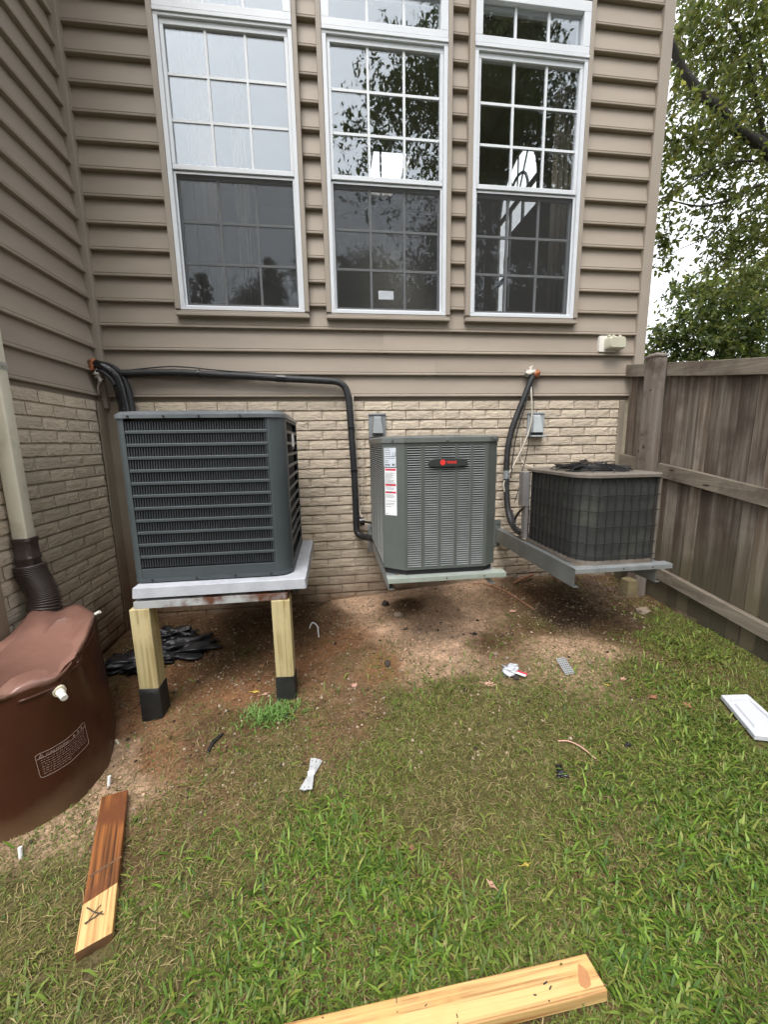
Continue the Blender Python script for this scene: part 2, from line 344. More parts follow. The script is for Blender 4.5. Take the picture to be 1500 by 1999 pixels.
def gh(x, y): return float(gh0(np.float64(x), np.float64(y)))
# ------------------------------------------------------------------ ground: bare soil, sand, thatch and lawn
SOIL = dict(D=(.122, .069, .036), C=(.225, .114, .056), S=(.640, .440, .295), W=(.092, .055, .034), T=(.112, .098, .034), B=(.160, .096, .050), P=(.42, .285, .185))
# x, y, soil, green cover, straw cover
SMP = [(-1.25, -.71, 'C', 0.00, .1), (-.85, -.66, 'D', 0.03, .1), (-.4, -.66, 'C', 0.00, .1), (-.1, -.79, 'B', 0.03, .1), (.44, -.67, 'S', 0.00, .0), (.3, -.23, 'D', 0.00, .0), (.69, -.79, 'D', 0.10, .2),
 (1.04, -.76, 'D', 0.05, .25), (1.45, -.47, 'W', 0.00, .1), (1.44, -.86, 'D', 0.10, .2), (1.71, -.94, 'D', 0.70, .5), (1.99, -1.15, 'T', 0.75, .5), (1.13, -1.07, 'P', 0.30, .4), (1.31, -1.22, 'D', 0.60, .5), (1.51, -1.45, 'T', 0.75, .6),
 (.33, -1.15, 'T', 0.34, .7), (.09, -1.2, 'T', 0.39, .7), (-.13, -1.15, 'B', 0.03, .15), (-.28, -1.3, 'B', 0.10, .4), (-.54, -1.1, 'B', 0.30, .3), (-.81, -1.13, 'D', 0.12, .3), (-1.03, -1.26, 'C', 0.12, .4), (-1.21, -1.05, 'C', 0.03, .1),
 (-1.12, -1.42, 'P', 0.10, .5), (-1.25, -1.52, 'P', 0.30, .6), (-1.2, -1.74, 'T', 0.29, .9), (-.9, -1.58, 'B', 0.30, .9), (-.71, -1.5, 'B', 0.25, .9), (-.59, -1.76, 'T', 0.29, .9), (-.71, -1.87, 'T', 0.44, .9), (-1.0, -1.94, 'T', 0.44, .9),
 (-.72, -2.03, 'T', 0.49, .7), (-.38, -2.09, 'D', 1.00, .4), (-.5, -1.98, 'D', 0.85, .5), (-.25, -2.01, 'D', 1.00, .4), (-.17, -1.75, 'D', 1.00, .4), (-.03, -1.92, 'D', 0.90, .5), (-.31, -1.81, 'D', 0.95, .4), (.1, -1.73, 'T', 0.24, 1.), (.27, -1.52, 'T', 0.24, 1.),
 (.53, -1.42, 'T', 0.34, .9), (.7, -1.53, 'T', 0.44, .9), (.45, -1.8, 'T', 0.39, .9), (.27, -1.99, 'T', 0.75, .8), (.7, -1.85, 'T', 0.59, .7), (1.05, -1.67, 'T', 0.75, .7), (1.03, -1.91, 'T', 0.85, .6), (1.37, -1.75, 'T', 0.85, .6), (.56, -2.04, 'D', 0.90, .6),
 (.79, -2.14, 'D', 1.00, .5), (.54, -2.25, 'D', 1.00, .5), (.09, -2.07, 'D', 0.95, .5), (-.04, -1.55, 'T', 0.50, .9), (-.45, -1.42, 'T', 0.35, .9), (-1.08, -1.98, 'T', 0.49, .9), (-1.5, -.52, 'D', 0.00, .2), (-.43, -.09, 'D', 0.00, .05), 
 (1.1, -.3, 'D', 0.00, .1), (.22, -.55, 'S', 0.00, 0), (.56, -.62, 'S', 0.00, 0), (.34, -.80, 'S', 0.02, .02), (.5, -.40, 'P', 0.00, 0), (-.05, -.06, 'S', 0.00, 0), (.3, -.06, 'S', 0.00, 0), (.62, -.06, 'S', 0.00, 0), (1.25, -.62, 'W', 0.00, .1), (1.62, -.70, 'W', 0.05, .1), (1.05, -.92, 'P', 0.10, .2), (1.22, -1.0, 'P', 0.20, .3), (-.2, -.6, 'C', 0.00, 0), (-1.2, -1.25, 'P', 0.05, .3), (-.75, -.9, 'C', 0.05, .1), (1.9, -.4, 'D', 0.10, .3), (1.85, -.8, 'T', 0.70, .4), (-.3, -.3, 'D', 0.00, .05), (-1.0, -.3, 'D', 0.00, 0), (.3, -.95, 'P', 0.10, .2), (.05, -.9, 'C', 0.10, .2), (1.6, -1.1, 'D', 0.60, .4), (-2, -2.6, 'T', 0.54, .7), (0, -3, 'D', 1.00, .5), (1.5, -2.6, 'D', 0.95, .5), (2.1, -2, 'T', 0.80, .6)]
SX = np.array([s[0] for s in SMP]); SY = np.array([s[1] for s in SMP])
SV = np.array([list(SOIL[s[2]]) + [s[3], s[4]] for s in SMP])
def cover(x, y):
    """Shepard blend of the samples at points warped by noise -> columns r g b green straw"""
    wx = x + .16 * (fbm(x * 5, y * 5) - .45) + .05 * (fbm(x * 21, y * 21 + 9) - .45); wy = y + .16 * (fbm(x * 5 + 40, y * 5) - .45) + .05 * (fbm(x * 21 + 7, y * 21) - .45)
    out = np.empty((len(x), 5)); 
    for i in range(0, len(x), 20000):
        d2 = (wx[i:i + 20000, None] - SX) ** 2 + (wy[i:i + 20000, None] - SY) ** 2 + 4e-4
        w = d2 ** -2.0; out[i:i + 20000] = (w @ SV) / w.sum(1, keepdims=True)
    return out
def ground_detail(x, y, g):
    soil = 1 - np.clip(g, 0, 1)
    h = .030 * (fbm(x * 3.1, y * 3.1) - .45) + .016 * (fbm(x * 11, y * 11) - .45) * (.5 + soil) + .010 * (fbm(x * 34, y * 34, 3) - .45) * (.3 + soil)
    return h * np.clip(-y / .15 + .3, 0, 1)
gx = np.concatenate([np.linspace(-60, -4, 15)[:-1], np.linspace(-4, -1.9, 22)[:-1], np.arange(-1.9, 2.35, .0125), np.linspace(2.36, 5, 22), np.linspace(6, 60, 15)])
gy = np.concatenate([np.linspace(-60, -5, 14)[:-1], np.linspace(-5, -3.1, 20)[:-1], np.arange(-3.1, .13, .0125), np.linspace(.15, 3, 12), np.linspace(4, 60, 15)])
GX, GY = np.meshgrid(gx, gy); fx_, fy_ = GX.ravel(), GY.ravel()
cv = cover(np.clip(fx_, -2.2, 2.3), np.clip(fy_, -3.1, .1))
far = np.clip((np.hypot(fx_, fy_ + 1.2) - 3.2) / 2, 0, 1)[:, None]
gcol = cv[:, :3] * (1 - far) + np.array([.05, .065, .022]) * far
gcol *= (.72 + .62 * fbm(fx_ * 9, fy_ * 9))[:, None] * (.8 + .45 * vnoise(fx_ * 60, fy_ * 60))[:, None]
pale = np.clip((fbm(fx_ * 26 + 3, fy_ * 26) - .58) * 6, 0, 1)[:, None] * .35
gcol = gcol * (1 - pale) + np.array([.30, .22, .15]) * pale * (1 - far) + gcol * pale * far
fz_ = gh0(fx_, fy_) + ground_detail(np.clip(fx_, -4, 4), np.clip(fy_, -5, 3), cv[:, 3])
nx, ny = len(gx), len(gy); ii = (np.arange(ny - 1)[:, None] * nx + np.arange(nx - 1)).ravel()
gfaces = np.stack([ii, ii + 1, ii + nx + 1, ii + nx], 1)
ground = npmesh('ground', np.stack([fx_, fy_, fz_], 1), gfaces, M['ground'], gcol); tag(ground, kind='structure')
ground.data.polygons.foreach_set('use_smooth', [True] * len(ground.data.polygons))
def gtop(x, y):
    x = np.atleast_1d(np.asarray(x, float)); y = np.atleast_1d(np.asarray(y, float)); c = cover(x, y)
    return gh0(x, y) + ground_detail(x, y, c[:, 3])
def gt(x, y): return float(gtop(x, y)[0])

# areas where nothing grows: under boards, barrel, legs
def blocked(x, y):
    b = ((x + 1.43) / .23) ** 2 + ((y + 1.2) / .33) ** 2 < 1
    ax, ay = -1.10, -1.44; bx, by = -.925, -1.905; t = np.clip(((x - ax) * (bx - ax) + (y - ay) * (by - ay)) / ((bx - ax) ** 2 + (by - ay) ** 2), 0, 1)
    b |= np.hypot(x - ax - t * (bx - ax), y - ay - t * (by - ay)) < .05
    b |= (x < .41) & (np.abs(y + 2.196) < .040)
    b |= (x > 1.46) & (x < 1.72) & (y < -1.41) & (y > -1.70) & (np.abs(y + 1.43 + (x - 1.63) * -.0) < .3) & ((x - 1.63) - (y + 1.43) * .33 < .09) & ((x - 1.63) - (y + 1.43) * .33 > -.10)
    b |= (x > 2.05 - .044 * y) | (y > -.02) | (x < -1.66)
    return b
def blades(name, n, dens, L, W, lean, colf, m, label=None, seed=1, pts=None, lay=False):
    r = np.random.default_rng(seed)
    if pts is None:
        x = r.uniform(-1.66, 2.12, n); y = -.03 - 2.75 * r.random(n) ** .9
        k = (r.random(n) < dens(x, y)) & ~blocked(x, y)
        # keep what the yard in front of the house can show from around the camera
        k &= (y > -2.9)
        x, y = x[k], y[k]
    else: x, y = pts
    n = len(x); z = gtop(x, y)
    ph = r.uniform(0, 2 * math.pi, n); ln = L(r, n, x, y); wd = W(r, n); a = lean(r, n)
    hx, hy = np.cos(ph), np.sin(ph); sx, sy = -hy, hx
    b2 = np.clip(a + r.uniform(.1, .9, n), 0, 1.75)
    mx, mz = np.sin(a) * ln * .55, np.cos(a) * ln * .55
    tx, tz = mx + np.sin(b2) * ln * .45, np.maximum(mz + np.cos(b2) * ln * .45, .002)
    if lay: mz = mz * 0 + r.uniform(.002, .012, n); tz = r.uniform(.001, .012, n); z = z + .001
    v = np.empty((n, 5, 3)); w0, w1 = wd * .38, wd * .5
    for k, (dx, dz, s) in enumerate(((0 * mx, 0 * mx - (0 if lay else .004), -w0), (0 * mx, 0 * mx - (0 if lay else .004), w0), (mx, mz, -w1), (mx, mz, w1), (tx, tz, 0 * w0))):
        v[:, k, 0] = x + hx * dx + sx * s; v[:, k, 1] = y + hy * dx + sy * s; v[:, k, 2] = z + dz
    if lay: v[:, 4, :2] += 0
    base = (np.arange(n) * 5)[:, None, None]
    f = (base + np.array([[0, 1, 3], [0, 3, 2], [2, 3, 4]])[None]).reshape(-1, 3)
    c = np.repeat(colf(r, n, x, y), 5, 0)
    o = npmesh(name, v.reshape(-1, 3), f, m, c); tag(o, label, None, None, 'stuff'); return o
def greens(r, n, x, y):
    a = np.array([[.058, .112, .010], [.084, .148, .014], [.125, .192, .026], [.040, .084, .009], [.150, .172, .032]])
    c = a[r.integers(0, 5, n)] * r.uniform(.75, 1.3, (n, 1)); d = np.clip((fbm(x * 3, y * 3) - .42) * 5, 0, 1)[:, None] * .35
    return c * (1 - d) + np.array([.140, .142, .034]) * d
def strawc(r, n, x, y):
    a = np.array([[.205, .165, .068], [.145, .120, .046], [.28, .225, .11], [.085, .076, .026], [.11, .118, .028]]); return a[r.integers(0, 5, n)] * r.uniform(.7, 1.25, (n, 1))
gd = lambda p, q: (lambda x, y: np.clip((cover(x, y)[:, 3] + .75 * (fbm(x * 5.5, y * 5.5) - .49) + .35 * (fbm(x * 17, y * 17) - .47)) ** p * q, 0, 1))
PATCH = [(-.20, -1.78, .20), (-.42, -2.05, .20), (.02, -2.08, .22), (.55, -2.18, .25), (1.0, -2.0, .25), (1.3, -1.62, .22), (1.72, -1.05, .18), (.25, -1.16, .10), (-1.05, -2.1, .14), (1.45, -1.3, .15), (.75, -1.75, .12)]
def tuft(x, y):
    g = np.max([np.exp(-(((x - a) ** 2 + (y - b) ** 2) / q ** 2)) for a, b, q in PATCH], 0)
    return np.clip(g * (.55 + 3.2 * np.clip(fbm(x * 8 + 31, y * 8 + 8) - .34, 0, 1)) + .25 * np.clip((fbm(x * 3.4 + 31, y * 3.4 + 8) - .46) * 6, .06, 1), 0, 1) * np.clip(cover(x, y)[:, 3] * 1.35, 0, 1)
blades('grass', 95000, tuft, lambda r, n, x, y: .022 + .048 * r.random(n) ** 1.2, lambda r, n: r.uniform(.0032, .0086, n), lambda r, n: r.uniform(.6, 1.45, n), greens, M['blade'], 'broad bladed green grass growing across the yard', 3)
blades('grass', 380000, gd(1.3, 1.0), lambda r, n, x, y: r.uniform(.010, .030, n), lambda r, n: r.uniform(.0014, .0036, n), lambda r, n: r.uniform(.6, 1.5, n), greens, M['blade'], 'short fine grass growing between the broad blades', 4)
blades('dead_grass', 135000, lambda x, y: np.clip(cover(x, y)[:, 4], 0, 1) * .9, lambda r, n, x, y: r.uniform(.012, .05, n), lambda r, n: r.uniform(.0012, .0028, n), lambda r, n: r.uniform(1.2, 1.57, n), strawc, M['straw'], 'dry straw and clippings lying on the lawn', 5, lay=True)
blades('clover', 45000, gd(1.1, .9), lambda r, n, x, y: r.uniform(.007, .014, n), lambda r, n: r.uniform(.006, .0105, n), lambda r, n: r.uniform(.9, 1.5, n), lambda r, n, x, y: greens(r, n, x, y) * .9, M['blade'], 'low clover leaves among the grass', 8)
# small crumbs of soil, gravel and chips on the bare earth
def crumbs(n, seed):
    r = np.random.default_rng(seed); x = r.uniform(-1.6, 2.05, n); y = r.uniform(-1.55, -.03, n)
    c = cover(x, y); k = (r.random(n) < np.clip(1 - c[:, 3] * 1.6, 0, 1)) & ~blocked(x, y); x, y, c = x[k], y[k], c[k]; n = len(x); z = gtop(x, y)
    s = .0022 + .010 * r.random(n) ** 5; base = np.array([[1, 0, 0], [0, 1, 0], [-1, 0, 0], [0, -1, 0], [0, 0, 1], [0, 0, -.6]], float)
    v = base[None] * s[:, None, None] * r.uniform(.5, 1.3, (n, 6, 3)) + r.normal(0, .12, (n, 6, 3)) * s[:, None, None]
    th = r.uniform(0, 6.3, n); ct, st = np.cos(th)[:, None], np.sin(th)[:, None]; vx = v[..., 0] * ct - v[..., 1] * st; vy = v[..., 0] * st + v[..., 1] * ct
    v = np.stack([vx + x[:, None], vy + y[:, None], v[..., 2] * .7 + z[:, None] + s[:, None] * .2], -1)
    f = np.array([[0, 1, 4], [1, 2, 4], [2, 3, 4], [3, 0, 4], [1, 0, 5], [2, 1, 5], [3, 2, 5], [0, 3, 5]])
    f = ((np.arange(n) * 6)[:, None, None] + f[None]).reshape(-1, 3)
    pick = r.random(n)[:, None]; col = np.where(pick < .62, c[:, :3] * r.uniform(.6, 1.4, (n, 1)), np.where(pick < .94, np.array([.32, .25, .18]) * r.uniform(.6, 1.3, (n, 1)), np.array([.04, .03, .024])))
    o = npmesh('soil_crumbs', v.reshape(-1, 3), f, M['straw'], np.repeat(col, 6, 0)); tag(o, 'crumbs of earth, chips and grit on the bare soil', kind='stuff')
crumbs(26000, 21)

# ------------------------------------------------------------------ the house
house = thing('house', 'taupe sided house with white grid windows above cast brick foundation', 'house', (0, 0, 0))
Z0, P_ = 1.5, 0.14685                  # lowest siding lip, siding exposure
WIN = [(-1.168, -.322), (-.210, .641), (.752, 1.590)]
WT, WTB = 3.962, 2.002                # outer trim top and bottom
siding_wall = MB()
for (a, b, z0, z1) in [(-1.68, 2.15, 1.47, 2.03), (-1.68, 2.15, 3.94, 5.36), (-1.68, -1.13, 2.03, 3.94), (-.35, -.18, 2.03, 3.94), (.61, .78, 2.03, 3.94), (1.57, 2.15, 2.03, 3.94)]:
    siding_wall.box(a, b, .030, .14, z0, z1)
siding_wall.box(-1.80, -1.700, -1.06, .030, 1.47, 5.36)
siding_wall = siding_wall.build('siding_wall', M['siding'], house)
def board_profile():
    # (outward depth d, height h): d measured behind the lip plane
    return [(.0260, -.002), (-.003, -.002), (-.0055, .001), (-.0055, .0085), (-.0030, .0110), (.0030, .0125), (.0042, .0160), (.0022, .0205), (.0250, P_ + .004)]
def siding_board(x0, x1, z, axis='x', jit=0.0):
    mb = MB(); pr = board_profile()
    if axis == 'x': rs = [[(x, d + jit, z + h) for d, h in pr] for x in (x0, x1)]
    else: rs = [[(-1.67 - d, y, z + h) for d, h in pr] for y in (x1, x0)]
    n = len(pr); vs = [p for r in rs for p in r]
    mb.add(vs, [(i, i + 1, n + i + 1, n + i) for i in range(n - 1)])
    return mb.build('siding_board', M['siding'], siding_wall)
SPL = random.Random(3)
for k in range(21):
    z = Z0 + k * P_
    if k < 4 or z > 3.90: segs = [(-1.655, 2.095)]
    else: segs = [(-1.655, -1.15), (-.335, -.195), (.625, .765), (1.575, 2.095)]
    for a, b in segs:
        if k < 4:                         # a full course is two lengths lapped over each other
            m_ = SPL.uniform(-.6, 1.5); siding_board(a, m_ + .025, z); siding_board(m_, b, z, 'x', -.0016)
        else: siding_board(a, b, z)
    siding_board(-1.06, -.03, z, 'y')
    siding_board(-6.45, -1.692, z, 'x', -1.164)
# corner and edge trims
for pts, z0, z1, nm in [([(-1.697, -.034), (-1.640, -.034), (-1.640, .028), (-1.697, .028)], 1.425, 5.35, 'inside_corner_trim'), ([(2.088, -.014), (2.166, -.014), (2.166, .30), (2.1505, .30), (2.1505, .028), (2.088, .028)], 1.47, 5.35, 'outside_corner_trim'),
        ([(-1.69, -1.16), (-1.645, -1.16), (-1.645, -1.06), (-1.69, -1.06)], 1.47, 5.35, 'outside_corner_trim')]:
    MB().ext(pts, z0, z1).build(nm, M['trim'], house, bevel=.003)
MB().ext([(-1.675, -.095), (-1.667, -.095), (-1.662, -.006), (-1.575, -.001), (-1.575, .012), (-1.675, .012)], -.2, 1.468).build('brick_corner_trim', M['tantrim'], house)
MB().box(2.006, 2.05, -.004, .02, -.2, 1.468).build('brick_edge_trim', M['tantrim'], house, bevel=.003)
MB().box(-1.70, -1.640, -1.17, -1.07, -.3, 1.468).build('brick_edge_trim', M['tantrim'], house, bevel=.003)
# brick skirt: backing plus individual bricks
bw = MB(); bw.box(-1.685, 2.15, .019, .14, -.5, 1.47); bw.box(-6.5, -1.705, -1.154, -1.151, -.6, 1.47); bw.box(-1.82, -1.6855, -1.07, .026, -.5, 1.47)
brick_wall = bw.build('brick_wall', M['mortar'], house)
def brick_mesh(seed, w):
    r = random.Random(seed); mb = MB(); hx, hz, dp = w / 2, .0288, .020; nx_, nz_ = (7 if w > .12 else 4), 3; g = []
    for j in range(nz_ + 1):
        for i in range(nx_ + 1):
            e = i in (0, nx_) or j in (0, nz_)
            g.append((-hx + 2 * hx * i / nx_ + (0 if e else r.uniform(-.004, .004)), (-.0035 if j == 0 else 0) + (.0035 if e else r.uniform(-.0016, .0008)), -hz + 2 * hz * j / nz_ + (r.uniform(-.0013, .0010) if j in (0, nz_) else r.uniform(-.003, .003))))
    n = len(g); W_ = nx_ + 1; rim = list(range(W_)) + [W_ * j + nx_ for j in range(1, nz_ + 1)] + [W_ * nz_ + i for i in range(nx_ - 1, -1, -1)] + [W_ * j for j in range(nz_ - 1, 0, -1)]
    fs = [(j * W_ + i, j * W_ + i + 1, (j + 1) * W_ + i + 1, (j + 1) * W_ + i) for j in range(nz_) for i in range(nx_)]
    back = [(g[q][0], dp, g[q][2]) for q in rim]; m_ = len(rim)
    fs += [(rim[(q + 1) % m_], rim[q], n + q, n + (q + 1) % m_) for q in range(m_)]
    mb.add(g + back, fs); return mb
def mesh_of(mb, name, m):
    me = bpy.data.meshes.new(name); me.from_pydata(mb.v, [], mb.f); me.materials.append(m); me.update(); return me
full = [brick_mesh(s, .1945) for s in range(6)]; fullm = [mesh_of(b, 'brick', M['brick']) for b in full]
CRS, PIT = .0674, .2003
slots = []   # (x or y centre, z, wall, width, mesh source)
HID = [(-1.16, -.43, -.95, -.2, .50, 1.33), (.035, .62, -1.0, -.25, .52, 1.2), (1.075, 1.53, -1.0, -.42, .5, 1.0), (-1.64, -1.22, -1.5, -.9, -.3, .38)]
def hidden(p):
    for x0, x1, y0, y1, z0, z1 in HID:
        d = Vector(p) - CAM_C; t0, t1 = 0.0, 1.0
        for o, dd, a, b in ((CAM_C.x, d.x, x0, x1), (CAM_C.y, d.y, y0, y1), (CAM_C.z, d.z, z0, z1)):
            dd = dd or 1e-9; q, w = sorted(((a - o) / dd, (b - o) / dd)); t0, t1 = max(t0, q), min(t1, w)
        if t0 < t1: return True
    return False
BR = random.Random(5)
for r_ in range(23):
    zc = 1.41 + .0285 - r_ * CRS
    if r_ == 0: zc -= .0
    for wall, lo_, hi_, off in (('b', -1.574, 2.005, -.471), ('l', -1.07, -.097, -.30)):
        st = off - (PIT / 2 if r_ % 2 == 0 else 0) - 20 * PIT
        e = st
        while e < hi_:
            a, b = max(e + .003, lo_), min(e + PIT - .003, hi_); e += PIT
            if b - a < .03: continue
            c = (a + b) / 2; p = (c, .005, zc) if wall == 'b' else (-1.67, c, zc)
            if p[2] < gh(p[0], min(p[1], 0)) - .05: continue
            dist = (Vector(p) - CAM_C); fo = (abs(dist.y) if wall == 'b' else abs(dist.x)) / dist.length ** 3
            slots.append((hidden(p), -fo * (b - a), c, zc, wall, b - a))
slots.sort(key=lambda s: (s[0], s[1]))
rest = MB()
for i, (hd, _, c, zc, wall, w) in enumerate(slots):
    k = BR.randrange(6); yj = BR.uniform(-.0015, .0015); zj = BR.uniform(-.0012, .0012)
    if i < 300:
        if w > .18: me = fullm[k]; sx_ = w / .1945
        else: me = fullm[k]; sx_ = w / .1945
        o = bpy.data.objects.new('brick', me); COL.objects.link(o); o.parent = brick_wall
        if wall == 'b': o.location = (c, .006 + yj, zc + zj); o.scale = (sx_, 1, 1)
        else: o.location = (-1.676 + yj, c, zc + zj); o.rotation_euler = (0, 0, math.pi / 2); o.scale = (sx_, 1, 1)
    else:
        src = full[k]
        if wall == 'b': vs = [(c + x * w / .1945, .006 + y, zc + z) for x, y, z in src.v]
        else: vs = [(-1.676 - y, c + x * w / .1945, zc + z) for x, y, z in src.v]
        rest.add(vs, src.f)
for r_ in range(23):
    e = -4.6 - (PIT / 2 if r_ % 2 else 0)
    while e + PIT < -1.71:
        src = full[BR.randrange(6)]; zc = 1.41 + .0285 - r_ * CRS; rest.add([(e + PIT / 2 + x, -1.168 + y, zc + z) for x, y, z in src.v], src.f); e += PIT
if rest.v: tag(rest.build('brick_courses', M['brick'], brick_wall), kind='stuff')

# windows: every window is a frame with sashes, grilles and single panes
def frame_ring(mb, x0, x1, z0, z1, wx, wb, wt, y0, y1, mi=0):
    mb.box(x0, x1, y0, y1, z0, z0 + wb, mi); mb.box(x0, x1, y0, y1, z1 - wt, z1, mi)
    mb.box(x0, x0 + wx, y0, y1, z0 + wb, z1 - wt, mi); mb.box(x1 - wx, x1, y0, y1, z0 + wb, z1 - wt, mi)
def panes_and_grille(par, x0, x1, z0, z1, nx_, nz_, y, gm):
    g = .0075; xs_ = [x0 + (x1 - x0) * i / nx_ for i in range(nx_ + 1)]; zs_ = [z0 + (z1 - z0) * i / nz_ for i in range(nz_ + 1)]
    for i in range(1, nx_): MB().box(xs_[i] - g, xs_[i] + g, y - .006, y + .010, z0, z1).build('muntin', gm, par)
    for j in range(1, nz_):
        for i in range(nx_): MB().box(xs_[i] + (g if i else 0), xs_[i + 1] - (g if i < nx_ - 1 else 0), y - .0055, y + .0095, zs_[j] - g, zs_[j] + g).build('muntin', gm, par)
    for j in range(nz_):
        for i in range(nx_): MB().box(xs_[i] + (g if i else 0), xs_[i + 1] - (g if i < nx_ - 1 else 0), y, y + .004, zs_[j] + (g if j else 0), zs_[j + 1] - (g if j < nz_ - 1 else 0)).build('pane', M['glass'], par)
for (t0, t1) in WIN:
    f0, f1 = t0 + .034, t1 - .030; g0, g1 = f0 + .048, f1 - .050
    w = MB(); frame_ring(w, f0, f1, 2.039, 3.640, .026, .022, .026, -.028, .060)      # outer frame
    w.box(f0 + .0, f1, -.036, -.028, 3.630, 3.650)                                      # head lip
    win = w.build('window', M['white'], house, bevel=.002)
    # taupe casing round both lights
    c = MB(); c.box(t0, t1, -.036, .028, WTB, WTB + .020); c.box(t0 + .004, t1 - .004, -.026, .028, WTB + .020, 2.038)
    c.box(t0, f0 - .001, -.034, .028, WTB + .020 + .018, WT); c.box(f1 + .001, t1, -.034, .028, WTB + .020 + .018, WT); c.box(t0, t1, -.034, .028, WT, WT + .03)
    c.build('casing', M['trim'], win, bevel=.004)
    us = MB(); frame_ring(us, f0 + .027, f1 - .027, 2.842, 3.613, .021, .028, .030, -.014, .016)
    us = us.build('upper_sash', M['white'], win, bevel=.002)
    panes_and_grille(win, g0, g1, 2.870, 3.583, 3, 3, .002, M['grille'])
    ls = MB(); frame_ring(ls, f0 + .027, f1 - .027, 2.061, 2.860, .021, .028, .047, .020, .046)
    ls.build('lower_sash', M['white'], win, bevel=.002)
    panes_and_grille(win, g0, g1, 2.089, 2.813, 3, 3, .030, M['grille'])
    sc = MB(); frame_ring(sc, f0 + .027, f1 - .027, 2.062, 2.836, .012, .010, .012, -.004, .004); sc.build('screen_frame', M['white'], win)
    MB().box(f0 + .039, f1 - .039, -.0008, .0008, 2.072, 2.824).build('screen', M['screen'], win)
    tw = MB(); frame_ring(tw, f0, f1, 3.655, 3.942, .048, .040, .058, -.030, .060); tw.box(f0, f1, -.012, .060, 3.641, 3.655)
    tw = tw.build('transom_window', M['white'], house, bevel=.002)
    panes_and_grille(tw, f0 + .048, f1 - .048, 3.695, 3.884, 3, 1, .002, M['grille'])

# the room behind the windows, with its far lights
RX0, RX1, RY1, RZ0, RZ1 = -1.62, 2.10, 5.0, 1.42, 5.25
rw = MB()
# far wall with a small window
ox0, ox1, oz0, oz1 = .76, 1.06, 3.80, 3.99
rw.box(RX0, ox0, RY1, RY1 + .12, RZ0, RZ1); rw.box(ox1, RX1, RY1, RY1 + .12, RZ0, RZ1); rw.box(ox0, ox1, RY1, RY1 + .12, RZ0, oz0); rw.box(ox0, ox1, RY1, RY1 + .12, oz1, RZ1)
rw.box(RX0 - .12, RX0, .14, RY1, RZ0, RZ1)
# right wall with an arched window
ay0, ay1, az0, asp = 1.70, 2.70, 2.80, 4.00; cy_, ra = (ay0 + ay1) / 2, (ay1 - ay0) / 2
rw.box(RX1, RX1 + .03, .14, ay0, RZ0, RZ1); rw.box(RX1, RX1 + .03, ay1, RY1 + .12, RZ0, RZ1); rw.box(RX1, RX1 + .03, ay0, ay1, RZ0, az0)
rw.box(RX1, RX1 + .03, 1.70, 2.30, az0, 3.72)
rw.box(RX1, RX1 + .03, 2.44, 2.50, az0, 3.50)
for i in range(24):
    q0, q1 = ay0 + (ay1 - ay0) * i / 24, ay0 + (ay1 - ay0) * (i + 1) / 24; ym = (q0 + q1) / 2
    rw.box(RX1, RX1 + .03, q0, q1, asp + math.sqrt(max(ra ** 2 - (ym - cy_) ** 2, 0)), RZ1)
rw.build('room_wall', M['plaster'], house)
aw = MB()
for t in (1 / 3, 2 / 3): aw.box(RX1 + .004, RX1 + .026, ay0 + (ay1 - ay0) * t - .022, ay0 + (ay1 - ay0) * t + .022, az0, asp)
for z in (az0 + .02, 3.25, asp): aw.box(RX1 + .003, RX1 + .027, ay0, ay1, z - .03, z + .03)
for q in (.55, 1.0):
    aw.tube([(RX1 + .015, cy_ + ra * q * math.cos(math.pi * i / 20), asp + ra * q * math.sin(math.pi * i / 20)) for i in range(21)], .016, 6)
for a in (60, 90, 120): aw.tube([(RX1 + .015, cy_, asp), (RX1 + .015, cy_ + ra * math.cos(math.radians(a)), asp + ra * math.sin(math.radians(a)))], .010, 6)
aw.build('arched_window', M['white'], house)
fl = MB().box(RX0, RX1, .14, RY1, RZ0 - .08, RZ0).build('room_floor', M['roomfloor'], house)
kx0, kx1, ky0, ky1 = .54, 1.09, 3.50, 4.50
ce = MB(); ce.box(RX0 - .12, kx0, .14, RY1 + .12, RZ1, RZ1 + .10); ce.box(kx1, RX1 + .03, .14, RY1 + .12, RZ1, RZ1 + .10); ce.box(kx0, kx1, .14, ky0, RZ1, RZ1 + .10); ce.box(kx0, kx1, ky1, RY1 + .12, RZ1, RZ1 + .10)
ce.build('room_ceiling', M['plaster'], house)
# roof with a skylight well over the room
rf = MB(); ZR = 5.37
rf.box(-7, kx0, -.34, 6, ZR, ZR + .12); rf.box(kx1, 2.2, -.34, 6, ZR, ZR + .12); rf.box(kx0, kx1, -.34, ky0, ZR, ZR + .12); rf.box(kx0, kx1, ky1, 6, ZR, ZR + .12); rf.box(-7, -1.4, -1.4, -.342, ZR, ZR + .12)
rf.build('roof', M['roof'], house)
ww = MB(); ww.box(-6.5, -1.70, -1.15, -1.06, -.5, 5.36); ww.box(-6.5, -6.4, -1.06, 5.6, -.5, 5.36); ww.box(-6.5, 2.15, 5.5, 5.6, -.5, 2.4); ww.box(2.165, 2.18, .31, 5.5, -.5, 1.4)
ww.build('far_wall', M['siding'], house)
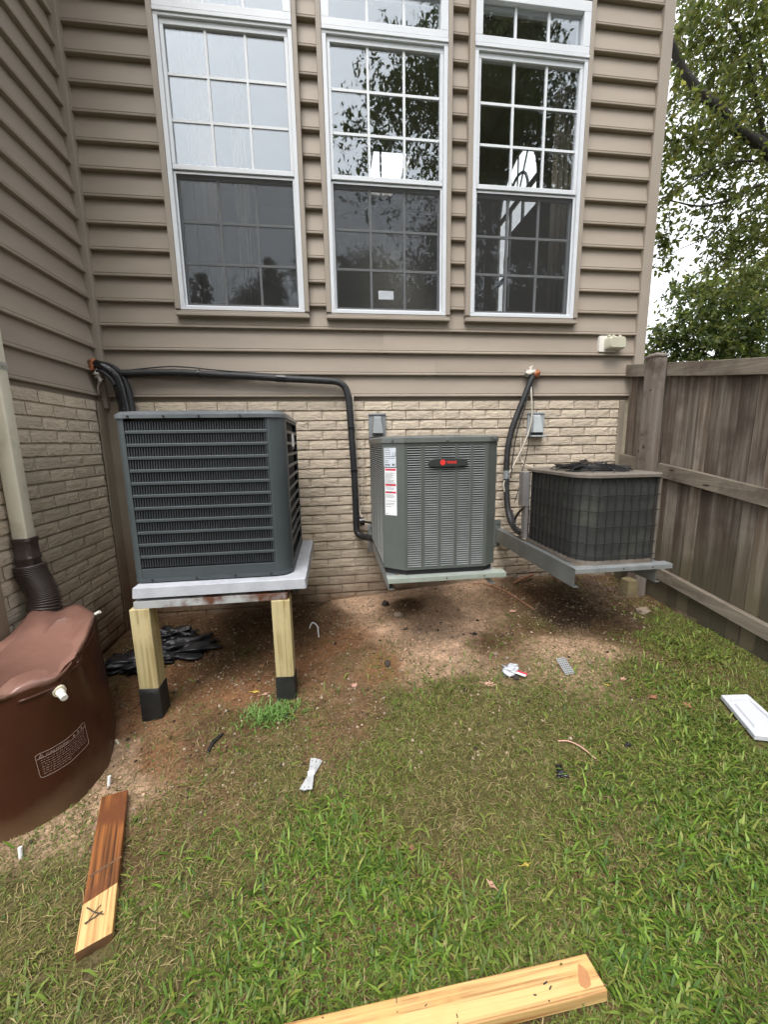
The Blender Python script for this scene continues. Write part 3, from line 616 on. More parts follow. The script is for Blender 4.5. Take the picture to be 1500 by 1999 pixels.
# things standing inside the room
def curtain(x0, x1, y, z0, z1, label, seed):
    r = random.Random(seed); n = 40; a = [(x0 + (x1 - x0) * i / n, y + .014 * math.sin(i * .62 + r.random() * .25)) for i in range(n + 1)]
    b = [(p[0], p[1] + .004) for p in a][::-1]; tag(MB().ext(a + b, z0, z1).build('curtain', M['curtain'], smooth='all'), label, 'curtain')
curtain(-1.10, -.93, .30, 1.43, 4.3, 'beige curtain hanging behind the left edge of the leftmost window', 1)
curtain(-.83, -.73, .42, 1.43, 4.3, 'pale curtain hanging behind the middle of the leftmost window', 2)
curtain(1.52, 1.70, .30, 1.43, 4.3, 'beige curtain hanging behind the right edge of the rightmost window', 3)
bx = MB(); bx.box(-.47, -.30, .16, .24, 1.425, 2.30); bx.box(-.475, -.295, .155, .245, 2.30, 2.33)
bx = bx.build('carton', M['labelblue'], bevel=.004); tag(bx, 'tall pale carton standing inside the leftmost window, lower right corner', 'carton')
fan = thing('ceiling_fan', 'dark ceiling fan hanging inside behind the middle window', 'ceiling fan', (.60, 3.2, 5.2))
MB().cyl((.60, 3.2, 4.44), (.60, 3.2, 5.249), .014).build('rod', M['dark'], fan, smooth=True)
MB().cyl((.60, 3.2, 4.32), (.60, 3.2, 4.45), .09, 20).build('motor', M['dark'], fan, smooth=True)
for i in range(5):
    a = math.radians(72 * i + 8); d = Vector((math.cos(a), math.sin(a), 0)); q = Vector((-d.y, d.x, .18)).normalized()
    MB().obox(Vector((.60, 3.2, 4.37)) + d * .36, d * .27, q * .06, Vector((0, 0, .004))).build('blade', M['dark'], fan)
# ------------------------------------------------------------------ left condenser
G_AC = 'outdoor air conditioning condensers along the wall'
u1 = thing('air_conditioner', 'large graphite condenser with twelve horizontal louver rows on the post supported pad', 'air conditioner', (-.796, -.58, .535), G_AC)
X0, X1, Y0, Y1, ZB, ZT = -1.165, -.427, -.960, -.22, .560, 1.302
core = rrect(X0 + .022, X1 - .022, Y0 + .022, Y1 - .022, .06)
MB().ext(core, ZB + .004, ZT - .002).build('coil', M['dark'], u1)
GX0, GX1, GZ0, GZ1 = -1.124, -.505, .606, 1.299
r = .078
def arc_post(name, cx, cy, a0, a1, flats, par=u1, m=M['graypaint'], z0=ZB, z1=ZT):
    outer = [(cx + r * math.cos(math.radians(a0 + (a1 - a0) * i / 10)), cy + r * math.sin(math.radians(a0 + (a1 - a0) * i / 10))) for i in range(11)]
    outer = [flats[0]] + outer + [flats[1]]; th = .010
    cxy = Vector(((X0 + X1) / 2, (Y0 + Y1) / 2)); rs = []
    inner = []
    for i, p in enumerate(outer):
        a, b = Vector(outer[max(i - 1, 0)]), Vector(outer[min(i + 1, len(outer) - 1)]); t = (b - a).normalized(); nrm = Vector((-t.y, t.x))
        if (cxy - Vector(p)).dot(nrm) < 0: nrm = -nrm
        inner.append(tuple(Vector(p) + nrm * th))
    MB().ext(outer + inner[::-1], z0, z1).build(name, m, par, smooth=True, angle=35)
arc_post('corner_panel', X1 - r, Y0 + r, 270, 360, [(-.493, Y0), (X1, -.862)])
r = .040
arc_post('corner_panel', X0 + r, Y0 + r, 180, 270, [(X0, -.86), (GX0, Y0)])
r = .078
arc_post('corner_panel', X1 - r, Y1 - r, 0, 90, [(X1, -.31), (-.52, Y1)]); arc_post('corner_panel', X0 + r, Y1 - r, 90, 180, [(-1.07, Y1), (X0, -.31)])
fp = MB(); fp.box(GX0 + .0005, -.4935, Y0 + .0005, Y0 + .010, ZB, GZ0); fp.box(GX1, -.4935, Y0 + .0007, Y0 + .010, GZ0, ZT); fp.build('front_panel', M['graypaint'], u1, bevel=.0015)
sp = MB(); sp.box(X1 - .010, X1 - .0005, -.861, -.311, ZB, GZ0 - .02); sp.build('side_panel', M['graypaint'], u1)
MB().box(X0 + .0005, X0 + .010, -.859, -.311, ZB, ZT).build('side_panel', M['graypaint'], u1); MB().box(-1.069, -.521, Y1 - .010, Y1 - .0005, ZB, ZT).build('rear_panel', M['graypaint'], u1)
NR = 12; pit = (GZ1 - GZ0) / NR
for k in range(NR + 1):
    z = GZ0 + pit * k
    if 0 < k < NR: MB().box(GX0, GX1, Y0 + .001, Y0 + .012, z - .0075, z + .0075).build('slat', M['graypaint'], u1, bevel=.0025)
    if 0 < k: MB().box(X1 - .012, X1 - .001, -.862, -.310, z - .0085, z + .0065).build('slat', M['graypaint'], u1, bevel=.0025)
for k in range(NR):
    z0, z1 = GZ0 + pit * k + .0075, GZ0 + pit * (k + 1) - .0075; fm = MB(); n = 55
    for i in range(n):
        x = GX0 + (GX1 - GX0) * (i + .5) / n; w = .0034
        # each fin leans and opens at the foot like a pressed louver
        fm.add([(x - w, Y0 + .004, z0), (x + w, Y0 + .004, z0), (x + w * .9, Y0 + .004, z1 - .006), (x - w * .2, Y0 + .004, z1 - .001), (x - w, Y0 + .014, z0), (x + w, Y0 + .014, z0), (x + w * .9, Y0 + .014, z1 - .006), (x - w * .2, Y0 + .014, z1 - .001)],
               [(0, 1, 2, 3), (4, 7, 6, 5), (1, 5, 6, 2), (0, 3, 7, 4), (3, 2, 6, 7), (0, 4, 5, 1)])
    tag(fm.build('louver_fins', M['fin'], u1), kind='stuff')
cp = MB(); o0 = rrect(X0 - .006, X1 + .006, Y0 - .008, Y1 + .006, (.045, .084, .084, .084), 8); o1 = rrect(X0 + .010, X1 - .010, Y0 + .010, Y1 - .010, (.04, .07, .07, .07), 8)
o2 = rrect(X0 + .05, X1 - .05, Y0 + .05, Y1 - .05, .05, 8)
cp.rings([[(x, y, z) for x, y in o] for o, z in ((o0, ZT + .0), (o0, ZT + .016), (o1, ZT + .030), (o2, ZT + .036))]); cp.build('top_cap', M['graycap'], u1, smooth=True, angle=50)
fg = MB()
for k in range(7): 
    q = .06 + .038 * k; fg.tube([(-.796 + q * math.cos(a), -.59 + q * math.sin(a), ZT + .0375) for a in [2 * math.pi * i / 32 for i in range(33)]], .003, 5)
for i in range(8): a = math.pi * i / 4; fg.cyl((-.796, -.59, ZT + .0365), (-.796 + .30 * math.cos(a), -.59 + .30 * math.sin(a), ZT + .0365), .003, 5)
fg.build('fan_guard', M['wire'], u1)
bp = MB(); bp.ext(rrect(X0 + .05, X1 - .05, Y0 + .06, Y1 - .04, .05), .5355, ZB + .001); bp.build('base_pan', M['dark'], u1)
rim = MB(); a_ = rrect(X0 - .002, X1 + .002, Y0 - .004, Y1 + .002, (.044, .080, .080, .080), 8); rim.ext(a_, ZB - .018, ZB + .001); rim.build('base_rim', M['graypaint'], u1, smooth=True)
for x in (-1.10, -.95, -.80, -.62): MB().cyl((x, Y0 - .013, ZT + .008), (x, Y0 - .005, ZT + .008), .005, 8).build('screw', M['dark'], u1)
for x in (-1.08, -.88, -.70, -.53): MB().cyl((x, Y0 - .009, ZB - .008), (x, Y0 - .003, ZB - .008), .005, 8).build('screw', M['dark'], u1)
sk = MB(); sk.box(X1 - .0008, X1 + .0012, -.62, -.50, 1.165, 1.235, 0); sk.box(X1 - .0008, X1 + .0016, -.62, -.50, 1.150, 1.165, 1); sk.build('warning_label', [M['label'], M['ink']], u1)

pad = MB(); pad.rings([[(x, y, z) for x, y in rrect(-1.155 + i, -.357 - i, -1.022 + i, -.22 - i, .012, 3)] for i, z in ((0, .486), (.004, .532), (.010, .5352))])
pad = pad.build('equipment_pad', M['pad'], smooth=True, angle=30); tag(pad, 'grey composite pad under the large louvered condenser', 'equipment pad')

st = thing('support_stand', 'rusty angle frame on two treated pine posts with black wrapped feet', 'stand', (-.80, -.60, -.05))
fr = MB(); fr.box(-1.150, -.452, -1.020, -1.014, .434, .4685); fr.box(-1.150, -.452, -1.0135, -.955, .4640, .4683)
fr.box(-1.150, -1.144, -1.012, -.02, .432, .4635); fr.box(-1.143, -1.100, -1.012, -.02, .4585, .4635); fr.box(-.458, -.452, -1.012, -.02, .432, .4635); fr.box(-.502, -.459, -1.012, -.02, .4585, .4635)
fr.build('angle_frame', M['rusty'], st, bevel=.001)
for x, y in ((-.520, -1.008), (-1.13, -.985), (-.520, -.30), (-1.13, -.30)): MB().box(x, x + .060, y, y + .07, .4688, .4858).build('shim', M['boot'], st, bevel=.002)
for x in (-1.09, -.53):
    wb_ = MB(); wb_.add([(x, -.02, .435), (x + .03, -.02, .435), (x + .03, -.02, .08), (x, -.02, .08), (x, -.36, .437), (x + .03, -.36, .437), (x + .03, -.33, .40), (x, -.33, .40)], [(0, 1, 5, 4), (3, 7, 6, 2), (0, 4, 7, 3), (1, 2, 6, 5), (4, 5, 6, 7), (0, 3, 2, 1)]); wb_.build('wall_strut', M['galv'], st, bevel=.001)
for j, (x0, x1) in enumerate(((-1.172, -1.084), (-.530, -.442))):
    xm = (x0 + x1) / 2; zt = .4335
    MB().box(x0, x1, -1.024, -.936, .02, zt).build('post', M['newpost'], st, bevel=.004)
    bt = MB(); g = min(gt(x0, -1.03), gt(x1, -1.03)) - .03
    rs = []
    for z, e in ((g, .006), (g + .03, .005), (.0, .004), (.028, .003), (.030, .001)): rs.append([(x, y, z + (random.uniform(-.003, .003) if z > .0 else 0)) for x, y in rrect(x0 - e, x1 + e, -1.024 - e, -.936 + e, .006, 2)])
    bt.rings(rs); bt.build('foot_wrap', M['boot'], st, smooth=True, angle=50)

# ------------------------------------------------------------------ middle condenser
u2 = thing('air_conditioner', 'grey green condenser with slotted panels and oval red and black badge', 'air conditioner', (.33, -.62, .5), G_AC)
PL = [(.036, -.925), (.136, -1.0), (.556, -1.0), (.618, -.955), (.618, -.28), (.57, -.23), (.09, -.23), (.036, -.28)]
zb, zt = .540, 1.176
def inset(p, d):
    c = Vector((.328, -.615)); return [tuple(Vector(q) + (c - Vector(q)).normalized() * d) for q in p]
MB().ext(inset(PL, .022), zb + .002, zt - .002).build('coil', M['dark'], u2)
def wall_panel(mb, a, b, z0, z1, th=.008, mi=0, off=0.0):
    a, b = Vector((a[0], a[1], 0)), Vector((b[0], b[1], 0)); t = (b - a).normalized(); nrm = Vector((t.y, -t.x, 0))
    c = (a + b) / 2 + nrm * (off - th / 2); c.z = (z0 + z1) / 2
    mb.obox(c, (b - a) / 2, nrm * th / 2, (0, 0, (z1 - z0) / 2), mi)
def slotted(name, a, b, spans, z0, z1, nrow, dk=1.0):
    """a panel a->b with columns of pressed horizontal slots; spans in metres along a->b"""
    A, B = Vector((a[0], a[1], 0)), Vector((b[0], b[1], 0)); t = (B - A).normalized(); L_ = (B - A).length; nrm = Vector((t.y, -t.x, 0))
    at = lambda s: tuple((A + t * s).xy)
    pm = MB(); e = [0] + [q for s in spans for q in s] + [L_]
    for i in range(0, len(e), 2): wall_panel(pm, at(e[i]), at(e[i + 1]), z0 - .0, z1, .008)
    lo_, hi_ = z0 + .012, z1 - .016
    for s in spans: wall_panel(pm, at(s[0]), at(s[1]), z0, lo_, .0079); wall_panel(pm, at(s[0]), at(s[1]), hi_, z1, .0079)
    pm.build(name, M['green'], u2)
    ph = (hi_ - lo_) / nrow
    for s in spans:
        gm = MB()
        for k in range(nrow):
            z = lo_ + ph * (k + .5); p0, p1 = A + t * s[0], A + t * s[1]
            q = lambda p, d, zz: tuple(p + nrm * d + Vector((0, 0, zz)))
            h = ph * .17
            prof = [(-.009 * dk, z + h + .0018 * dk), (.0008, z + h * .2), (.0015 * dk, z - h), (-.001, z - h - .0006), (-.011 * dk, z + h * .9)]
            vs = [q(p, d, zz) for p in (p0, p1) for d, zz in prof]; n = len(prof)
            gm.add(vs, [(i, (i + 1) % n, n + (i + 1) % n, n + i) for i in range(n)])
        tag(gm.build('louver_column', M['louver'], u2), kind='stuff')
slotted('front_panel', (.136, -1.0), (.552, -1.0), [(.012, .081), (.098, .167), (.182, .250), (.266, .330), (.342, .403)], zb, zt, 52)
slotted('side_panel', (.036, -.285), (.036, -.9255), [(.03, .17), (.19, .33), (.35, .49), (.50, .625)], zb, zt, 52, .25)
slotted('side_panel', (.618, -.957), (.618, -.285), [(.03, .17), (.19, .33), (.35, .49), (.50, .65)], zb, zt, 52, .25)
cpn = MB(); wall_panel(cpn, (.0365, -.9253), (.1355, -.9998), zb, zt); cpn.build('corner_panel', M['green'], u2, bevel=.001)
cpn = MB(); wall_panel(cpn, (.5565, -.9995), (.6175, -.9555), zb, zt); cpn.build('corner_panel', M['green'], u2, bevel=.001)
cpn = MB(); wall_panel(cpn, (.571, -.2305), (.0895, -.2305), zb, zt); wall_panel(cpn, (.0885, -.231), (.0365, -.2795), zb, zt); wall_panel(cpn, (.6175, -.2805), (.5705, -.2305), zb, zt); cpn.build('rear_panel', M['green'], u2)
MB().box(.552, .556, -1.0005, -.992, zb, zt).build('edge_strip', M['green'], u2); 
cap2 = MB(); oo = inset(PL, -.008); oi = inset(PL, .006); ot = inset(PL, .03)
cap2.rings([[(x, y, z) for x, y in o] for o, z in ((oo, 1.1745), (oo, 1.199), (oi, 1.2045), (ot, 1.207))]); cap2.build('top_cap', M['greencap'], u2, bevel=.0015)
bs = MB(); bs.ext(inset(PL, .014), .5125, .5385); bs.build('base_pan', M['dark'], u2)
fg = MB()
for k in range(6):
    q = .05 + .036 * k; fg.tube([(.33 + q * math.cos(a), -.62 + q * math.sin(a), 1.2085) for a in [2 * math.pi * i / 32 for i in range(33)]], .003, 5)
for i in range(8): a = math.pi * i / 4; fg.cyl((.33, -.62, 1.208), (.33 + .26 * math.cos(a), -.62 + .26 * math.sin(a), 1.2075), .003, 5)
fg.build('fan_guard', M['wire'], u2)
for x, y in ((.080, -.971), (.345, -1.0085), (.595, -.983)):
    b = MB(); nrm = Vector((0, -1, 0)) if x > .2 and x < .5 else (Vector((-.6, -.8, 0)) if x < .2 else Vector((.58, -.81, 0)))
    p = Vector((x, y, 1.188)); b.cyl(p - nrm * .004, p + nrm * .003, .0068, 12); b.cyl(p + nrm * .003, p + nrm * .0055, .0042, 6); b.build('screw', M['galvdark'], u2)
# badge: dark rounded plate, red roundel, red lettering
bd = MB(); pts = []
for (cx, hw, hh) in ((.3485, .0975, .0205),):
    for i in range(40):
        a = 2 * math.pi * i / 40; c_, s_ = math.cos(a), math.sin(a)
        pts.append((cx + hw * math.copysign(abs(c_) ** .42, c_), 1.077 + hh * math.copysign(abs(s_) ** .75, s_)))
bd.rings([[(x, -1.003, z) for x, z in pts], [(x, -1.012, z) for x, z in pts], [(.3485 + (x - .3485) * .975, -1.0145, 1.077 + (z - 1.077) * .90) for x, z in pts]])
bd = bd.build('badge', M['badge'], u2, smooth=True, angle=30)
lg = MB(); lg.cyl((.321, -1.0144, 1.0785), (.321, -1.0165, 1.0785), .0135, 24); lg.build('logo', M['redlogo'], bd)
lt = MB(); put_text(lt, 'TRANE', .0175, (.340, -1.0152, 1.0725), (1, 0, 0), (0, 0, 1), fit=.050, bold=.0006); lt.build('lettering', M['redlogo'], bd)
# labels on the slanted corner
A, B = Vector((.036, -.925, 0)), Vector((.136, -1.0, 0)); tL = (B - A).normalized(); nL = Vector((tL.y, -tL.x, 0))
def lab(name, s0, s1, z0, z1, m, rows, red=(), big=None):
    f = MB(); wall_panel(f, tuple((A + tL * s0).xy), tuple((A + tL * s1).xy), z0, z1, .002, 0, .0012)
    o = f.build(name, m, u2); pr = MB(); rd = MB(); rr = random.Random(len(rows)); up = Vector((0, 0, 1))
    def bar(mb, a, b, za, zb_, d): wall_panel(mb, tuple((A + tL * a).xy), tuple((A + tL * b).xy), za, zb_, .0004, 0, d)
    for zr, h, a, b in rows:
        x = s0 + (s1 - s0) * a
        while x < s0 + (s1 - s0) * b - .003:
            w = rr.uniform(.004, .011); x2 = min(x + w, s0 + (s1 - s0) * b); bar(pr, x, x2, z0 + (z1 - z0) * zr, z0 + (z1 - z0) * zr + h, .0017); x = x2 + .0022
    for zr, h in red: bar(rd, s0 + .003, s1 - .003, z0 + (z1 - z0) * zr, z0 + (z1 - z0) * zr + h, .00165); bar(pr, s0 + .025, s1 - .03, z0 + (z1 - z0) * zr + h * .3, z0 + (z1 - z0) * zr + h * .7, .0021)
    if big: put_text(pr, big, .026, A + tL * (s0 + .042) + nL * .0016 + up * (z1 - .040), tL, (0, 0, 1))
    pr.build('print', M['ink'], o)
    if rd.v: rd.build('red_band', M['red'], o)
lab('rating_label', .012, .078, 1.060, 1.152, M['labelblue'], [(.93, .003, .06, .5), (.84, .003, .06, .55), (.74, .003, .06, .55), (.65, .003, .06, .55), (.52, .004, .06, .95), (.42, .003, .06, .9), (.30, .003, .06, .45), (.22, .003, .06, .35), (.06, .008, .08, .55), (.06, .010, .68, .92)], big='12')
lab('warning_label', .014, .080, .818, 1.054, M['label'], [(q, .0022, .08, b) for q, b in ((.89, .85), (.865, .7), (.84, .8), (.815, .6), (.79, .75), (.765, .5), (.74, .8), (.715, .7), (.69, .85), (.665, .9), (.60, .6), (.575, .8), (.55, .75), (.50, .7), (.43, .7), (.405, .8), (.38, .75), (.30, .9), (.25, .8), (.22, .75), (.18, .5), (.03, .3))], red=[(.945, .010), (.625, .009), (.47, .009)])

# brackets of the two wall hung condensers
def bracket(label, xl, xr, yf, zt_, web, mfront, marm, tilt=0.0):
    b = thing('wall_bracket', label, 'bracket', ((xl + xr) / 2, -.5, zt_ - .05), 'wall brackets under the hung condensers')
    for x, s in ((xl, 1), (xr - .06, 1)):
        a = MB(); a.box(x, x + .045, yf + .006, -.002, zt_ - .005, zt_); a.add([(x, yf + .02, zt_ - .0055), (x, -.004, zt_ - .0055), (x, -.004, zt_ - web), (x, yf + .02, zt_ - web), (x + .004, yf + .02, zt_ - .0055), (x + .004, -.004, zt_ - .0055), (x + .004, -.004, zt_ - web), (x + .004, yf + .02, zt_ - web)], [(0, 1, 2, 3), (4, 7, 6, 5), (0, 3, 7, 4), (3, 2, 6, 7), (1, 5, 6, 2), (0, 4, 5, 1)])
        a.box(x + .0045, x + .03, yf + .02, -.004, zt_ - web, zt_ - web + .004); a.build('arm', marm, b, bevel=.0008)
        p = MB(); p.box(x - .012, x + .034, -.0015, .004, zt_ - .14, zt_ + .07); p.build('wall_plate', marm, b)
        for dz in (.045, -.06): MB().cyl((x + .012, -.012, zt_ + dz), (x + .012, .0, zt_ + dz), .007, 6).build('bolt', M['galvdark'], b)
    f = MB(); f.box(xl - .006, xr + .018, yf, yf + .004, zt_ - .022, zt_ + .002); f.box(xl - .006, xr + .018, yf + .0045, yf + .055, zt_ + .0005, zt_ + .004); f.build('front_rail', mfront, b, bevel=.0008)
    for x in ((xl + xr) / 2, xr - .1): MB().cyl((x, yf - .001, zt_ - .010), (x, yf + .003, zt_ - .010), .004, 8).build('bolt_hole', M['dark'], b)
    f = MB(); f.box(xl + .046, xr - .064, -.32, -.27, zt_ - .001, zt_ + .004); f.build('rear_rail', marm, b)
    return b
bracket('greenish steel wall bracket under the slotted middle condenser', .046, .640, -1.032, .508, .062, M['galvgreen'], M['galv'])
bracket('dull steel wall bracket under the old mesh sided condenser', 1.040, 1.580, -1.045, .5035, .105, M['galv'], M['galvdark'])

# ------------------------------------------------------------------ right, older condenser
u3 = thing('air_conditioner', 'old small condenser with dark wire guarded coil and tan lid', 'air conditioner', (1.30, -.72, .5035), G_AC)
cz0, cz1 = .528, .985; rad3 = (.115, .04, .05, .03)
oc = rrect(1.078, 1.528, -1.0, -.40, rad3, 10)
MB().ext(rrect(1.088, 1.518, -.990, -.41, (.105, .035, .045, .025), 10), cz0, cz1).build('coil', M['coil'], u3, smooth=True)
MB().ext(rrect(1.074, 1.532, -1.004, -.396, rad3, 10), .5082, cz0 - .0005).build('base_pan', M['oldtan'], u3, smooth=True)
lid = MB(); l0 = rrect(1.066, 1.540, -1.012, -.388, (.125, .045, .055, .03), 10); l1 = rrect(1.074, 1.532, -1.004, -.396, (.118, .04, .05, .03), 10)
lid.rings([[(x, y, z) for x, y in o] for o, z in ((l0, cz1 - .007), (l0, cz1 + .008), (l1, cz1 + .013))]); lid.build('lid', M['oldtan'], u3, smooth=True, angle=50)
# guard wires: uprights and hoops that follow the rounded coil (front and left sides shown)
path = [Vector((1.078, -.42 - i * (.465 / 9))) for i in range(10)]
arc = [Vector((1.193 + .115 * math.cos(math.radians(180 + 9 * i)), -.885 + .115 * math.sin(math.radians(180 + 9 * i)))) for i in range(1, 10)]
frn = [Vector((1.193 + i * .320 / 8, -1.0)) for i in range(9)]
full_path = path + arc + frn
cum = [0]
for a, b in zip(full_path, full_path[1:]): cum.append(cum[-1] + (b - a).length)
def along(s):
    for i in range(len(cum) - 1):
        if s <= cum[i + 1]: return full_path[i].lerp(full_path[i + 1], (s - cum[i]) / (cum[i + 1] - cum[i]))
    return full_path[-1]
for k in range(21):
    p = along(cum[-1] * (k + .3) / 20.6); jx = random.uniform(-.002, .002); nrm = (p - Vector((1.30, -.72))).normalized() * .002
    MB().cyl((p.x + nrm.x, p.y + nrm.y, cz0 - .002), (p.x + nrm.x + jx, p.y + nrm.y, cz1 - .010), .0029, 5).build('guard_wire', M['wire'], u3)
for z in (.556, .625, .715, .800, .882):
    MB().tube([((p.x + (p - Vector((1.30, -.72))).normalized().x * .005), (p.y + (p - Vector((1.30, -.72))).normalized().y * .005), z + .002 * math.sin(i)) for i, p in enumerate(full_path)], .0030, 5).build('guard_wire', M['wire'], u3)
# control box and corner post at the wall side
MB().box(1.030, 1.080, -.435, -.372, .745, cz1 - .013).build('control_box', M['oldgrey'], u3, bevel=.002)
MB().box(1.052, 1.084, -.432, -.380, .5285, .7445).build('corner_post', M['oldgrey'], u3, bevel=.002)
MB().ext(rrect(1.517, 1.533, -.995, -.955, .006, 3), cz0, cz1 - .0125).build('corner_post', M['oldtan'], u3)
# fan guard rings, motor and arms standing above the lid
gd_ = MB(); cx, cy = 1.305, -.71
for k in range(9):
    q = .045 + .0215 * k; z = cz1 + .050 - .030 * (q / .22) ** 3
    gd_.tube([(cx + q * math.cos(a), cy + q * math.sin(a), z) for a in [2 * math.pi * i / 36 for i in range(37)]], .0021, 5)
for i in range(12):
    a = 2 * math.pi * i / 12
    gd_.tube([(cx + q * math.cos(a), cy + q * math.sin(a), cz1 + .052 - .030 * (q / .22) ** 3 - (.018 if q > .215 else 0)) for q in (.03, .1, .17, .2, .222)], .0024, 5)
gd_.build('fan_guard', M['wire'], u3)
mt = MB(); mt.cyl((cx + .03, cy - .02, cz1 + .018), (cx + .03, cy - .02, cz1 + .046), .055, 16); mt.box(cx - .02, cx + .05, cy - .14, cy - .05, cz1 + .020, cz1 + .038); mt.build('fan_motor', M['wire'], u3, smooth=True)
for i in range(4):
    a = math.radians(90 * i + 30); d = Vector((math.cos(a), math.sin(a), 0)); q = Vector((-d.y, d.x, .35)).normalized()
    MB().obox(Vector((cx, cy, cz1 + .028)) + d * .12, d * .085, q * .045, Vector((0, 0, .0015))).build('fan_blade', M['wire'], u3)
tw_ = MB()
for i in range(9):
    a0 = random.uniform(0, 6.28); q = random.uniform(.03, .2); p = Vector((cx + q * math.cos(a0), cy + q * math.sin(a0), cz1 + .052)); pts = [p]
    for j in range(5): pts.append(pts[-1] + Vector((random.uniform(-.035, .035), random.uniform(-.03, .03), random.uniform(-.004, .006))))
    tw_.tube(pts, random.uniform(.003, .007), 5)
tw_.build('dead_vine', M['clod'], u3)

# ------------------------------------------------------------------ pipes and cables along the wall
def smooth_path(pts, n=6):
    P = [Vector(p) for p in pts]; out = []
    for i in range(len(P) - 1):
        p0, p1, p2, p3 = P[max(i - 1, 0)], P[i], P[i + 1], P[min(i + 2, len(P) - 1)]
        for k in range(n):
            t = k / n; out.append(.5 * ((2 * p1) + (p2 - p0) * t + (2 * p0 - 5 * p1 + 4 * p2 - p3) * t * t + (3 * p1 - p0 - 3 * p2 + p3) * t ** 3))
    return out + [P[-1]]
l1 = thing('refrigerant_line', 'long black foam covered line crossing under the windows to the middle condenser', 'pipe', (-.7, -.03, 1.0), 'black insulated refrigerant lines')
mp = [(-1.54, -.055, 1.640), (-1.40, -.040, 1.646), (-1.245, -.035, 1.650), (-1.10, -.033, 1.647), (-.95, -.033, 1.638), (-.76, -.033, 1.630), (-.49, -.033, 1.614), (-.25, -.035, 1.602), (-.155, -.035, 1.592), (-.105, -.035, 1.560), (-.083, -.036, 1.49), (-.074, -.036, 1.38), (-.066, -.036, 1.20), (-.058, -.038, 1.0), (-.054, -.04, .80), (-.053, -.045, .62), (-.048, -.055, .535), (-.015, -.09, .512), (.03, -.16, .515), (.055, -.26, .53)]
MB().tube(smooth_path(mp, 7), .0235, 10, jit=.045).build('insulation', M['foam'], l1, smooth='all')
for p, q in (((-.56, -.034, 1.618), (-.50, -.034, 1.615)), ((-1.06, -.033, 1.645), (-1.05, -.033, 1.6445)), ((-.069, -.036, 1.29), (-.068, -.036, 1.275)), ((-.0575, -.038, .99), (-.057, -.038, .975))): MB().cyl(p, q, .0262, 12).build('tape_wrap', M['shiny'], l1, smooth=True)

MB().tube(smooth_path([(-1.56, -.04, 1.652), (-1.40, -.022, 1.676), (-1.25, -.018, 1.690), (-1.12, -.018, 1.686), (-.98, -.022, 1.672), (-.80, -.022, 1.658), (-.55, -.03, 1.64)], 6), .0042, 6).build('thin_cable', M['foam'], l1, smooth='all')
MB().tube(smooth_path([(-.050, -.03, 1.50), (-.044, -.022, 1.30), (-.036, -.020, 1.05), (-.030, -.022, .85), (-.026, -.03, .72), (-.016, -.05, .655), (.01, -.08, .630)], 6), .0038, 6).build('pale_wire', M['wirewhite'], l1, smooth='all')
MB().tube(smooth_path([(.005, -.02, 1.18), (.003, -.018, .95), (-.003, -.018, .80), (.0, -.02, .70)], 6), .0026, 6).build('thin_wire', M['wirewhite'], l1, smooth='all')
cn = MB(); cn.cyl((-.030, -.085, .618), (.002, -.085, .622), .031, 16); cn.cyl((.0, -.085, .620), (.06, -.20, .622), .008, 8); cn.build('conduit_fitting', M['shiny'], l1, smooth=True)

l2 = thing('refrigerant_line', 'thick taped black line bending down from the inside corner behind the large condenser', 'pipe', (-1.58, -.1, 1.4), 'black insulated refrigerant lines')
MB().tube(smooth_path([(-1.652, -.080, 1.682), (-1.615, -.085, 1.672), (-1.575, -.08, 1.648), (-1.545, -.075, 1.605), (-1.530, -.075, 1.53), (-1.520, -.075, 1.44), (-1.513, -.08, 1.36), (-1.46, -.10, 1.0), (-1.40, -.14, .70), (-1.30, -.20, .62), (-1.16, -.30, .62)], 6), .0355, 12, jit=.02).build('insulation', M['shiny'], l2, smooth='all')
MB().tube(smooth_path([(-1.640, -.060, 1.690), (-1.59, -.055, 1.680), (-1.545, -.05, 1.645), (-1.513, -.048, 1.58), (-1.495, -.05, 1.48), (-1.485, -.06, 1.38)], 6), .024, 10).build('insulation', M['foam'], l2, smooth='all')
MB().tube(smooth_path([(-1.640, -.11, 1.645), (-1.60, -.115, 1.635), (-1.565, -.112, 1.60), (-1.545, -.11, 1.56)], 6), .011, 8).build('small_line', M['foam'], l2, smooth='all')
sl = MB(); blob(sl, (-1.662, -.095, 1.690), (.014, .030, .026), 14, 10, .5, 3, freq=5); blob(sl, (-1.660, -.115, 1.668), (.010, .020, .020), 12, 8, .5, 4, freq=5); sl.build('foam_seal', M['orange'], l2, smooth='all')
sl = MB(); blob(sl, (-1.640, -.105, 1.625), (.018, .022, .022), 10, 8, .5, 5, freq=5); blob(sl, (-1.630, -.098, 1.595), (.015, .02, .015), 10, 8, .5, 6, freq=5)
sl.tube([(-1.650, -.10, 1.64), (-1.625, -.11, 1.60), (-1.64, -.10, 1.575), (-1.655, -.09, 1.55), (-1.66, -.08, 1.51)], .006, 6); sl.build('caulk_lump', M['cloth'], l2, smooth='all')

